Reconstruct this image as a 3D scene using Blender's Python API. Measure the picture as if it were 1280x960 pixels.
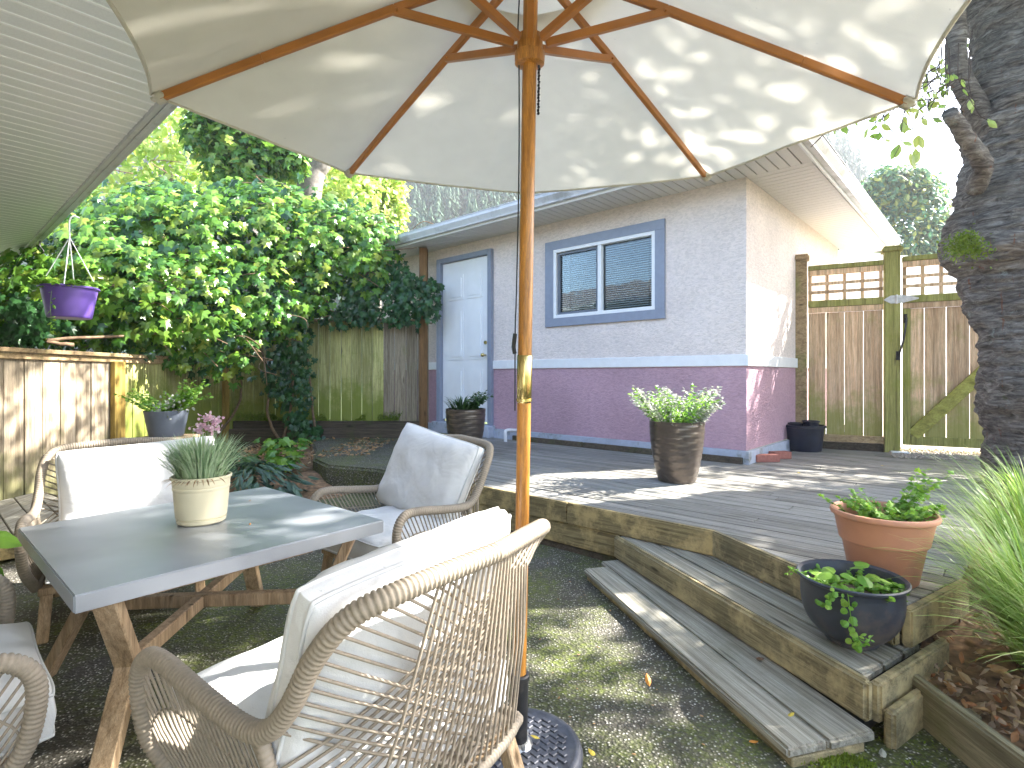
import bpy, bmesh, math, random
from mathutils import Vector, Matrix, noise
R_ = math.radians
PI = math.pi
random.seed(7)
for o in list(bpy.data.objects):
    bpy.data.objects.remove(o)
sc = bpy.context.scene
C = sc.collection

# ------------------------------------------------------------------ camera, world, sun, exposure
F_PX, HY, CH = 680.0, 470.0, 1.2          # focal length in photo pixels, horizon row, eye height
cam_d = bpy.data.cameras.new("camera"); cam = bpy.data.objects.new("camera", cam_d); C.objects.link(cam)
cam.location = (0, 0, CH); cam.rotation_euler = (PI/2, 0, 0)
cam_d.sensor_width = 36; cam_d.lens = 36*F_PX/1280; cam_d.shift_y = -(480-HY)/1280
cam_d.clip_start = 0.03; cam_d.clip_end = 900
sc.camera = cam
SUN_EL = R_(40); SUN_AZ = (0.966, 0.259)
S = Vector((SUN_AZ[0]*math.cos(SUN_EL), SUN_AZ[1]*math.cos(SUN_EL), math.sin(SUN_EL))).normalized()
w = bpy.data.worlds.new("World"); sc.world = w; w.use_nodes = True
wn = w.node_tree; bg = wn.nodes["Background"]
sky = wn.nodes.new("ShaderNodeTexSky"); sky.sky_type = 'NISHITA'; sky.sun_disc = False
sky.sun_elevation = SUN_EL; sky.sun_rotation = math.atan2(SUN_AZ[0], SUN_AZ[1])
sky.air_density = 1.0; sky.dust_density = 2.5; sky.ozone_density = 1.0
wn.links.new(sky.outputs[0], bg.inputs[0]); bg.inputs[1].default_value = 0.15
sd = bpy.data.lights.new("sun", 'SUN'); sd.energy = 5.0; sd.angle = R_(0.53); sd.color = (1.0, 0.955, 0.88)
so = bpy.data.objects.new("sun", sd); C.objects.link(so)
so.rotation_euler = S.to_track_quat('Z', 'Y').to_euler(); so.location = (8, 6, 12)
sc.view_settings.view_transform = 'Standard'; sc.view_settings.look = 'None'
sc.view_settings.exposure = 2.65; sc.view_settings.gamma = 1
sc.cycles.max_bounces = 8; sc.cycles.transparent_max_bounces = 8

def at(px, py, Y):
    return Vector(((px-640)/F_PX*Y, Y, CH-(py-HY)/F_PX*Y))
def at_z(px, py, z):
    Y = (CH-z)*F_PX/(py-HY); return at(px, py, Y)
U = Vector((-.743, .669, 0)); V = Vector((.669, .743, 0)); Z = Vector((0, 0, 1))

# ------------------------------------------------------------------ node materials
def nodes(m):
    m.use_nodes = True; t = m.node_tree; t.nodes.clear(); return t
def N(t, kind, **kw):
    n = t.nodes.new(kind)
    for k, v in kw.items():
        if k.startswith('i_'):
            n.inputs[k[2:].replace('_', ' ')].default_value = v
        else: setattr(n, k, v)
    return n
def L(t, a, b): t.links.new(a, b)
def ramp(t, fac, stops):
    r = t.nodes.new("ShaderNodeValToRGB"); e = r.color_ramp.elements
    while len(e) > 1: e.remove(e[-1])
    e[0].position = stops[0][0]; e[0].color = (*stops[0][1], 1)
    for p, c in stops[1:]:
        x = e.new(p); x.color = (*c, 1)
    L(t, fac, r.inputs[0]); return r.outputs[0]
def mixc(t, fac, a, b, mode='MIX'):
    m = t.nodes.new("ShaderNodeMix"); m.data_type = 'RGBA'; m.blend_type = mode
    for s, v in ((m.inputs[0], fac), (m.inputs[6], a), (m.inputs[7], b)):
        if hasattr(v, 'links') or hasattr(v, 'is_linked'): L(t, v, s)
        elif isinstance(v, (int, float)): s.default_value = v
        else: s.default_value = (*v, 1)
    return m.outputs[2]
def mth(t, op, a, b=0.0, clamp=False):
    m = t.nodes.new("ShaderNodeMath"); m.operation = op; m.use_clamp = clamp
    for s, v in ((m.inputs[0], a), (m.inputs[1], b)):
        if isinstance(v, (int, float)): s.default_value = v
        else: L(t, v, s)
    return m.outputs[0]
def coords(t, rot=(0, 0, 0), size=(1, 1, 1)):
    tc = N(t, "ShaderNodeTexCoord"); m = N(t, "ShaderNodeMapping", vector_type='TEXTURE')
    m.inputs['Rotation'].default_value = rot; m.inputs['Scale'].default_value = size
    L(t, tc.outputs['Object'], m.inputs['Vector']); return m.outputs[0]
def noi(t, vec, scale, detail=4, rough=.55, dist=0):
    n = N(t, "ShaderNodeTexNoise"); n.inputs['Scale'].default_value = scale
    n.inputs['Detail'].default_value = detail; n.inputs['Roughness'].default_value = rough
    n.inputs['Distortion'].default_value = dist
    L(t, vec, n.inputs['Vector']); return n.outputs[0]
def finish(t, col, rough=.6, bump=None, bstr=.3, bdist=.01, metal=0, spec=.5, trans=0, coat=0, alpha=None):
    p = N(t, "ShaderNodeBsdfPrincipled")
    if isinstance(col, tuple): p.inputs['Base Color'].default_value = (*col, 1)
    else: L(t, col, p.inputs['Base Color'])
    if isinstance(rough, (int, float)): p.inputs['Roughness'].default_value = rough
    else: L(t, rough, p.inputs['Roughness'])
    p.inputs['Metallic'].default_value = metal; p.inputs['Specular IOR Level'].default_value = spec
    p.inputs['Coat Weight'].default_value = coat
    if bump is not None:
        b = N(t, "ShaderNodeBump"); b.inputs['Strength'].default_value = bstr; b.inputs['Distance'].default_value = bdist
        L(t, bump, b.inputs['Height']); L(t, b.outputs[0], p.inputs['Normal'])
    out = N(t, "ShaderNodeOutputMaterial"); res = p.outputs[0]
    if trans:
        tr = N(t, "ShaderNodeBsdfTranslucent")
        if isinstance(col, tuple): tr.inputs[0].default_value = (*col, 1)
        else: L(t, col, tr.inputs[0])
        mx = N(t, "ShaderNodeMixShader"); mx.inputs[0].default_value = trans
        L(t, res, mx.inputs[1]); L(t, tr.outputs[0], mx.inputs[2]); res = mx.outputs[0]
    L(t, res, out.inputs[0])
def M_plain(name, c, rough=.5, metal=0, var=.12, scale=30, bstr=.1, spec=.5, coat=0, trans=0, dirt=None, dirt_scale=6):
    m = bpy.data.materials.new(name); t = nodes(m); v = coords(t)
    n = noi(t, v, scale, 5)
    lo = tuple(x*(1-var) for x in c); hi = tuple(min(1, x*(1+var)) for x in c)
    col = ramp(t, n, [(.3, lo), (.7, hi)])
    if dirt:
        n2 = noi(t, v, dirt_scale, 6, .65); f = ramp(t, n2, [(.52, (0, 0, 0)), (.66, (1, 1, 1))])
        col = mixc(t, f, col, dirt)
    finish(t, col, rough, n, bstr, .004, metal, spec, trans, coat); return m
def M_wood(name, cols, rot=(0, 0, 0), size=(.6, .03, .03), moss=None, moss_z=None, var=.25, rough=.75, bstr=.5, wear=None, spec=.3, mossamt=.5):
    """long grain along local x after rot; colour differs from board to board; moss patches"""
    m = bpy.data.materials.new(name); t = nodes(m); v = coords(t, rot, size)
    oi = N(t, "ShaderNodeObjectInfo"); add = N(t, "ShaderNodeVectorMath", operation='ADD')
    sclv = N(t, "ShaderNodeVectorMath", operation='SCALE'); sclv.inputs[0].default_value = (13, 29, 17)
    L(t, oi.outputs['Random'], sclv.inputs['Scale']); L(t, v, add.inputs[0]); L(t, sclv.outputs[0], add.inputs[1])
    g = noi(t, add.outputs[0], 1.6, 8, .7, .6)
    col = ramp(t, g, [(.25, cols[0]), (.5, cols[1]), (.75, cols[2])])
    fine = noi(t, add.outputs[0], 7, 6, .8)
    col = mixc(t, .8, col, ramp(t, fine, [(.33, (.42, .42, .42)), (.58, (1, 1, 1))]), 'MULTIPLY')
    stn = noi(t, add.outputs[0], .55, 5, .65, 1.2); col = mixc(t, .8, col, ramp(t, stn, [(.34, (.45, .42, .38)), (.56, (1, 1, 1))]), 'MULTIPLY')
    br = mth(t, 'ADD', mth(t, 'MULTIPLY', oi.outputs['Random'], 2*var), 1-var)
    cc = N(t, "ShaderNodeCombineColor"); 
    for i in range(3): L(t, br, cc.inputs[i])
    col = mixc(t, 1.0, col, cc.outputs[0], 'MULTIPLY')
    vo = coords(t); big = noi(t, vo, 5.0, 6, .7)
    # knots
    kn = N(t, "ShaderNodeTexVoronoi"); kn.inputs['Scale'].default_value = 1.0
    kv = coords(t, rot, (size[0]*.9, size[1]*4.5, size[2]*4.5)); ka = N(t, "ShaderNodeVectorMath", operation='ADD'); L(t, kv, ka.inputs[0]); L(t, sclv.outputs[0], ka.inputs[1])
    L(t, ka.outputs[0], kn.inputs['Vector'])
    kf = ramp(t, kn.outputs['Distance'], [(.05, (1, 1, 1)), (.13, (0, 0, 0))])
    col = mixc(t, kf, col, tuple(x*.35 for x in cols[0]))
    if wear:
        f = ramp(t, big, [(.48, (0, 0, 0)), (.62, (1, 1, 1))]); col = mixc(t, f, col, wear)
    if moss:
        mn = noi(t, vo, 3.2, 7, .7)
        if moss_z:
            sx = N(t, "ShaderNodeSeparateXYZ"); L(t, vo, sx.inputs[0])
            mr = N(t, "ShaderNodeMapRange"); mr.inputs[1].default_value = moss_z[0]; mr.inputs[2].default_value = moss_z[1]
            mr.inputs[3].default_value = .42; mr.inputs[4].default_value = -.05; L(t, sx.outputs[2], mr.inputs[0])
            mn = mth(t, 'ADD', mn, mr.outputs[0])
        f = ramp(t, mn, [(.52, (0, 0, 0)), (.75, (mossamt*1.6,)*3)])
        col = mixc(t, f, col, moss)
    h = mth(t, 'ADD', g, mth(t, 'MULTIPLY', fine, .6))
    finish(t, col, rough, h, bstr, .004, 0, spec); return m
def M_leaf(name, cols, rough=.38, trans=.35, spec=.5):
    m = bpy.data.materials.new(name); t = nodes(m)
    g = N(t, "ShaderNodeNewGeometry"); k = len(cols)-1
    col = ramp(t, g.outputs['Random Per Island'], [(i/k, c) for i, c in enumerate(cols)])
    n = noi(t, coords(t), 40, 3); col = mixc(t, .5, col, ramp(t, n, [(.3, (.6, .6, .6)), (.7, (1, 1, 1))]), 'MULTIPLY')
    finish(t, col, rough, n, .15, .004, 0, spec, trans); return m

M = {}
UANG = math.atan2(-U.y, -U.x)           # grain direction of boards running along U
W_DIR = Vector((.284, -.959, 0)).normalized(); WANG = math.atan2(W_DIR.y, W_DIR.x)
M['deck'] = M_wood('deck_board', [(.14, .132, .115), (.32, .31, .285), (.48, .47, .44)], (0, 0, UANG), (.9, .02, .02), moss=(.085, .085, .045), var=.22, rough=.62, bstr=.35, mossamt=.3)
M['step'] = M_wood('step_board', [(.18, .165, .125), (.38, .36, .30), (.54, .52, .44)], (0, 0, WANG), (.9, .02, .02), moss=(.10, .095, .035), var=.10, rough=.65, bstr=.35, mossamt=.25)
M['fascia'] = M_wood('weathered_fascia', [(.15, .115, .055), (.30, .24, .12), (.46, .38, .20)], (0, 0, UANG), (.5, .03, .02), moss=(.07, .06, .03), var=.12, bstr=.5, wear=(.50, .38, .18), mossamt=.5)
M['fascia2'] = M_wood('weathered_riser', [(.16, .13, .07), (.31, .26, .15), (.44, .38, .22)], (0, 0, WANG), (.5, .03, .02), moss=(.075, .065, .035), var=.12, bstr=.5, wear=(.46, .37, .20), mossamt=.5)
M['bedboard'] = M_wood('bed_board', [(.20, .17, .10), (.32, .28, .18), (.42, .37, .25)], (0, 0, PI/2), (.6, .03, .03), moss=(.12, .14, .04), var=.1, mossamt=.4)
M['fence'] = M_wood('fence_board', [(.20, .14, .09), (.40, .33, .235), (.54, .47, .365)], (0, PI/2, 0), (.7, .03, .03), moss=(.17, .18, .06), moss_z=(.10, .6), var=.3, mossamt=.4)
M['fence_moss'] = M_wood('mossy_fence_board', [(.26, .25, .09), (.52, .50, .20), (.66, .62, .32)], (0, PI/2, 0), (.7, .03, .03), moss=(.17, .21, .03), moss_z=(.45, 1.4), var=.2, mossamt=.55)
M['post'] = M_wood('yellow_post', [(.28, .17, .04), (.42, .29, .07), (.48, .35, .10)], (0, PI/2, 0), (.7, .04, .04), var=.1)
M['railw'] = M_wood('cedar_rail', [(.28, .18, .09), (.46, .33, .18), (.56, .42, .25)], (0, 0, 0), (.6, .03, .03), moss=(.16, .19, .04), var=.12)
M['gateboard'] = M_wood('cedar_gate_board', [(.52, .30, .16), (.80, .56, .35), (.90, .71, .50)], (0, PI/2, 0), (.8, .035, .035), moss=(.24, .27, .05), moss_z=(.3, 1.3), var=.22, mossamt=.45, bstr=.3)
M['gatepost'] = M_wood('green_gate_post', [(.22, .21, .06), (.36, .35, .11), (.46, .44, .17)], (0, PI/2, 0), (.8, .03, .03), moss=(.20, .23, .03), var=.08)
M['gatebrace'] = M_wood('green_gate_brace', [(.26, .25, .05), (.42, .41, .10), (.52, .50, .16)], (0, 0, 0), (.5, .05, .05), moss=(.2, .24, .03), var=.08)
M['timber'] = M_wood('old_timber', [(.05, .038, .026), (.11, .085, .06), (.17, .14, .10)], (0, 0, 0), (.6, .03, .03), moss=(.06, .085, .015), var=.15)
M['darkpost'] = M_wood('brown_post', [(.16, .08, .03), (.28, .15, .06), (.34, .20, .08)], (0, PI/2, 0), (.6, .03, .03), var=.1)
M['teak'] = M_wood('acacia_wood', [(.32, .20, .10), (.54, .38, .23), (.66, .50, .33)], (0, PI/2, 0), (.35, .02, .02), var=.08, rough=.55, bstr=.2)
M['umbwood'] = M_wood('umbrella_wood', [(.38, .14, .018), (.58, .25, .045), (.64, .30, .06)], (0, PI/2, 0), (.5, .02, .02), var=.04, rough=.32, bstr=.06, spec=.6)
M['umbrib'] = M_wood('umbrella_rib_wood', [(.26, .085, .016), (.40, .155, .034), (.46, .19, .045)], (0, PI/2, 0), (.5, .02, .02), var=.04, rough=.4, bstr=.06, spec=.5)
M['brass'] = M_plain('brass', (.62, .50, .22), .22, 1, .1)
M['steel'] = M_plain('galvanised', (.55, .55, .54), .4, .8, .15)
M['blackmetal'] = M_plain('black_metal', (.02, .02, .022), .4, .3, .3)
M['blacktube'] = M_plain('black_tube', (.022, .022, .024), .42, .1, .3, dirt=(.06, .055, .05), dirt_scale=14)
M['basecast'] = M_plain('cast_base', (.075, .08, .10), .5, .2, .25, 40, .3, dirt=(.11, .11, .11))
M['white'] = M_plain('white_paint', (.78, .79, .82), .4, 0, .04, 12, .05)
M['doorwhite'] = M_plain('door_white', (.84, .85, .88), .4, 0, .03, 6, .05)
M['greyblue'] = M_plain('grey_blue_trim', (.235, .265, .345), .5, 0, .07, 14, .1)
M['gutter'] = M_plain('gutter_paint', (.56, .57, .61), .35, 0, .06, 8, .05, dirt=(.34, .34, .35), dirt_scale=3)
M['footing'] = M_plain('footing_paint', (.42, .46, .56), .7, 0, .15, 10, .2, dirt=(.20, .21, .20), dirt_scale=5)
M['soffit'] = M_plain('perforated_soffit', (.80, .83, .84), .3, 0, .08, 160, .2, dirt=(.74, .77, .77), dirt_scale=1.1)
M['soffitrib'] = M_plain('soffit_rib', (.93, .94, .95), .35, 0, .04)
M['soffit2'] = M_plain('garage_soffit', (.62, .61, .60), .45, 0, .06, 60, .1)
M['dark'] = M_plain('dark_gap', (.03, .03, .03), .8)  # near-black standing in for shade in gaps; also colours the cords
M['rope'] = M_plain('rope', (.285, .238, .182), .65, 0, .12, 90, .3)
M['brick'] = M_plain('red_brick', (.34, .13, .10), .85, 0, .2, 40, .5)
M['roof'] = M_plain('roof_shingle', (.16, .15, .15), .9, 0, .3, 20, .5)
M['soil'] = M_plain('soil', (.10, .065, .04), .95, 0, .6, 30, 1.0)
M['litter'] = M_plain('leaf_mulch', (.20, .12, .065), .95, 0, .65, 22, 1.0, dirt=(.10, .075, .05), dirt_scale=12)
M['gravel'] = M_plain('pale_gravel', (.36, .32, .27), .9, 0, .35, 55, 1.0)
M['potblack'] = M_plain('nursery_plastic', (.012, .015, .03), .35, 0, .3, 10, .05)
M['terra'] = M_plain('terracotta_plastic', (.60, .275, .17), .5, 0, .08, 8, .05, dirt=(.46, .25, .17), dirt_scale=4)
M['bowl'] = M_plain('black_pot', (.04, .046, .062), .38, 0, .3, 12, .1, dirt=(.13, .10, .085), dirt_scale=3.2)
M['bronze'] = M_plain('bronze_glaze', (.12, .097, .08), .3, .55, .15, 20, .1)
M['cream'] = M_plain('cream_plastic', (.66, .60, .42), .42, 0, .04, 10, .05)
M['purple'] = M_plain('purple_plastic', (.15, .085, .38), .38, 0, .06, 10, .05)
M['greypot'] = M_plain('grey_pot', (.13, .15, .19), .5, 0, .1, 10, .05)
M['vine'] = M_plain('vine_bark', (.17, .11, .065), .9, 0, .35, 30, .8)
M['farbark'] = M_plain('grey_bark', (.17, .155, .135), .9, 0, .4, 16, 1.0)
M['twig'] = M_plain('twig', (.075, .055, .045), .9, 0, .3, 30, .5)
M['pink'] = M_leaf('pink_petal', [(.72, .42, .55), (.82, .58, .68), (.86, .74, .78)], .6, .4)
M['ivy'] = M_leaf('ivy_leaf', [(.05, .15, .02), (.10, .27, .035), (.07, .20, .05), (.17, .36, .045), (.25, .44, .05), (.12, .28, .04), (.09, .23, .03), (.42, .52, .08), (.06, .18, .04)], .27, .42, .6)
M['ivydark'] = M_leaf('ivy_leaf_shade_tone', [(.02, .07, .025), (.035, .11, .035), (.05, .15, .04)], .3, .3)  # darker copy of the ivy green, interior shade put into the colour
M['maple'] = M_leaf('yellow_green_leaf', [(.26, .44, .06), (.42, .60, .12), (.66, .76, .28), (.62, .66, .14), (.34, .54, .09), (.75, .80, .40)], .45, .5)
M['cherry'] = M_leaf('cherry_leaf', [(.05, .13, .02), (.09, .20, .03), (.22, .33, .04)], .45, .35)
M['grass'] = M_leaf('fountain_grass', [(.18, .32, .05), (.28, .46, .08), (.40, .58, .12), (.56, .60, .26)], .45, .35)
M['bluegrass'] = M_leaf('dianthus_blade', [(.24, .38, .20), (.38, .52, .30), (.56, .66, .44)], .55, .25)
M['herb'] = M_leaf('herb_leaf', [(.13, .32, .03), (.23, .46, .05), (.36, .56, .08)], .45, .4)
M['silver'] = M_leaf('silver_foliage', [(.20, .27, .16), (.38, .42, .33), (.52, .53, .47), (.60, .60, .55)], .6, .3)
M['shrub'] = M_leaf('dark_plant_leaf', [(.025, .07, .02), (.05, .12, .03), (.08, .17, .035)], .4, .25)
M['hosta'] = M_leaf('blue_green_leaf', [(.035, .09, .06), (.06, .13, .085), (.09, .17, .10)], .4, .25)
M['fallen'] = M_leaf('fallen_leaf', [(.34, .12, .05), (.42, .22, .09), (.50, .36, .20), (.22, .12, .07), (.55, .42, .30), (.16, .08, .05)], .6, .2)
M['fallenpale'] = M_leaf('dry_leaf', [(.34, .18, .08), (.48, .30, .15), (.22, .13, .07), (.55, .42, .26)], .7, .2)
M['yellowleaf'] = M_leaf('yellow_leaf', [(.70, .52, .06), (.74, .58, .10)], .5, .2)
M['conifer'] = M_leaf('conifer', [(.015, .05, .03), (.03, .085, .05), (.06, .13, .06)], .8, .1)
M['roundtree'] = M_leaf('autumn_green', [(.05, .15, .08), (.08, .20, .10), (.14, .26, .08), (.36, .38, .07)], .6, .4)
M['moss'] = M_leaf('moss_tuft', [(.10, .16, .015), (.17, .25, .02), (.24, .32, .03)], .8, .2)

M['ribwood'] = M_plain('rib_varnish', (.40, .16, .036), .36, 0, .14, 9, .05)
M['orangeleaf'] = M_leaf('orange_leaf', [(.70, .27, .05), (.74, .34, .07)], .5, .2)
def M_cloth(name, c, trans=0.0, wr=6):
    m = bpy.data.materials.new(name); t = nodes(m); v = coords(t)
    n = noi(t, v, wr, 3, .5, .4); n2 = noi(t, v, 300, 2)
    col = ramp(t, noi(t, v, 9, 5), [(.3, tuple(x*.93 for x in c)), (.7, c)])
    sp = noi(t, v, 60, 3, .5); col = mixc(t, ramp(t, sp, [(.74, (0, 0, 0)), (.77, (.5, .5, .5))]), col, tuple(x*.5 for x in c))
    h = mth(t, 'ADD', n, mth(t, 'MULTIPLY', n2, .04))
    finish(t, col, .85, h, .55, .04, 0, .2, trans); return m
M['cushion'] = M_cloth('cushion_cloth', (.70, .70, .70))
M['piping'] = M_plain('cushion_piping', (.62, .63, .63), .8, 0, .05)
M['canvas'] = M_cloth('umbrella_canvas', (.70, .675, .585), .34, 3)

def M_stucco(name, c, var=.08):
    m = bpy.data.materials.new(name); t = nodes(m); v = coords(t); vs = coords(t, (0, 0, 0), (.045, .045, .022))
    n = noi(t, vs, 1.0, 3, .6, .8); big = noi(t, v, 1.3, 5, .6); fine = noi(t, v, 130, 3)
    col = ramp(t, big, [(.3, tuple(x*(1-var) for x in c)), (.7, tuple(min(1, x*(1+var)) for x in c))])
    col = mixc(t, .6, col, ramp(t, n, [(.35, (.72, .72, .72)), (.6, (1, 1, 1))]), 'MULTIPLY')  # relief shading darkened into the colour, where the bump alone hardly shows
    st = noi(t, coords(t, (0, 0, 0), (.14, .14, .8)), 1.0, 6, .7)
    col = mixc(t, ramp(t, st, [(.62, (0, 0, 0)), (.8, (.35, .35, .35))]), col, tuple(x*.62 for x in c))
    finish(t, col, .88, mth(t, 'ADD', n, mth(t, 'MULTIPLY', fine, .35)), .9, .016, 0, .2); return m
M['stucco'] = M_stucco('cream_pink_stucco', (.82, .72, .68))
M['stucco2'] = M_stucco('mauve_stucco', (.52, .335, .40), .12)
M['housewall'] = M_stucco('pale_house_stucco', (.70, .68, .64))

def M_zinc():
    m = bpy.data.materials.new('zinc_table'); t = nodes(m); v = coords(t)
    n = noi(t, v, 2.5, 3, .5, .2)
    col = ramp(t, n, [(.25, (.27, .29, .325)), (.75, (.45, .475, .52))])
    rg = mth(t, 'ADD', mth(t, 'MULTIPLY', noi(t, v, 3, 2), .12), .30)
    finish(t, col, rg, noi(t, v, 60, 4), .05, .001, .45, .5); return m
M['zinc'] = M_zinc()

def M_aggregate(name, mossy=True):
    m = bpy.data.materials.new(name); t = nodes(m); v = coords(t)
    vo = N(t, "ShaderNodeTexVoronoi"); vo.inputs['Scale'].default_value = 88; L(t, v, vo.inputs['Vector'])
    peb = ramp(t, vo.outputs['Distance'], [(.22, (1, 1, 1)), (.42, (0, 0, 0))])
    sx = N(t, "ShaderNodeSeparateColor"); L(t, vo.outputs['Color'], sx.inputs[0])
    pc = ramp(t, sx.outputs[0], [(0, (.05, .047, .04)), (.3, (.14, .13, .115)), (.6, (.33, .31, .27)), (.86, (.52, .50, .45)), (1, (.74, .72, .66))])
    base = ramp(t, noi(t, v, 2.2, 6), [(.3, (.03, .028, .022)), (.7, (.095, .088, .07))])
    col = mixc(t, peb, base, pc)
    if mossy:
        mn = noi(t, v, 1.25, 8, .66); mf = ramp(t, mn, [(.42, (0, 0, 0)), (.56, (.95, .95, .95))])
        mcol = ramp(t, noi(t, v, 60, 4), [(.3, (.05, .066, .01)), (.7, (.155, .19, .03))])
        thin = ramp(t, noi(t, v, 34, 4, .7), [(.42, (.25, .25, .25)), (.60, (1, 1, 1))])
        col = mixc(t, mixc(t, 1.0, mf, thin, 'MULTIPLY'), col, mcol)
    h = mth(t, 'ADD', mth(t, 'MULTIPLY', vo.outputs['Distance'], -1.0), mth(t, 'MULTIPLY', noi(t, v, 60, 4), .5))
    finish(t, col, .72, h, .8, .008, 0, .35); return m
M['patio'] = M_aggregate('exposed_aggregate')
M['pad'] = M_aggregate('dark_aggregate')
M['pad'].name = 'dark_aggregate'

def M_bark():
    m = bpy.data.materials.new('cherry_bark'); t = nodes(m)
    v = coords(t, (0, 0, 0), (.20, .20, .045)); vo = coords(t)
    n = noi(t, v, 1.2, 8, .7, 1.6); n2 = noi(t, vo, 14, 8, .75, .5)
    col = ramp(t, n, [(.28, (.03, .026, .023)), (.40, (.12, .10, .09)), (.52, (.26, .225, .195)), (.62, (.42, .38, .34)), (.8, (.66, .62, .57))])
    col = mixc(t, .5, col, ramp(t, n2, [(.35, (.35, .33, .32)), (.65, (1, 1, 1))]), 'MULTIPLY')
    red = noi(t, coords(t, (0, 0, 0), (.07, .07, .7)), 1.0, 5, .6, .8); col = mixc(t, ramp(t, red, [(.64, (0, 0, 0)), (.70, (.8, .8, .8))]), col, (.24, .075, .03))
    li = noi(t, vo, 7, 7, .75); col = mixc(t, ramp(t, li, [(.61, (0, 0, 0)), (.70, (.85, .85, .85))]), col, (.40, .44, .40))
    mo = noi(t, vo, 3.1, 6, .7); col = mixc(t, ramp(t, mo, [(.66, (0, 0, 0)), (.74, (.8, .8, .8))]), col, (.09, .12, .02))
    finish(t, col, .72, mth(t, 'ADD', n, mth(t, 'MULTIPLY', n2, .7)), 1.0, .05, 0, .45); return m
M['bark'] = M_bark()
def M_glass():
    m = bpy.data.materials.new('window_glass'); t = nodes(m)
    g = N(t, "ShaderNodeBsdfGlossy"); g.inputs['Roughness'].default_value = .02; g.inputs[0].default_value = (.9, .95, 1, 1)
    tr = N(t, "ShaderNodeBsdfTransparent"); tr.inputs[0].default_value = (.80, .86, .86, 1)
    fr = N(t, "ShaderNodeFresnel"); fr.inputs[0].default_value = 1.5
    wv = noi(t, coords(t), 3.0, 2); b = N(t, "ShaderNodeBump"); b.inputs['Strength'].default_value = .12; b.inputs['Distance'].default_value = .02
    L(t, wv, b.inputs['Height']); L(t, b.outputs[0], g.inputs['Normal'])
    mx = N(t, "ShaderNodeMixShader"); L(t, fr.outputs[0], mx.inputs[0]); L(t, tr.outputs[0], mx.inputs[1]); L(t, g.outputs[0], mx.inputs[2])
    o = N(t, "ShaderNodeOutputMaterial"); L(t, mx.outputs[0], o.inputs[0]); return m
M['glass'] = M_glass()
M['blind'] = M_plain('blind_slat', (.62, .68, .70), .5, 0, .05)
M['screen'] = M_plain('insect_screen', (.10, .12, .14), .7, 0, .1)
def M_ground():
    m = bpy.data.materials.new('soil_and_grass'); t = nodes(m); v = coords(t)
    n = noi(t, v, .8, 8, .7)
    col = ramp(t, n, [(.3, (.05, .06, .02)), (.5, (.07, .10, .03)), (.7, (.12, .10, .06))])
    finish(t, col, .95, noi(t, v, 20, 6), .6, .03); return m
M['ground'] = M_ground()
M['forest'] = M_plain('forest_floor', (.04, .07, .035), .95, 0, .5, .2, .5)

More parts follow.
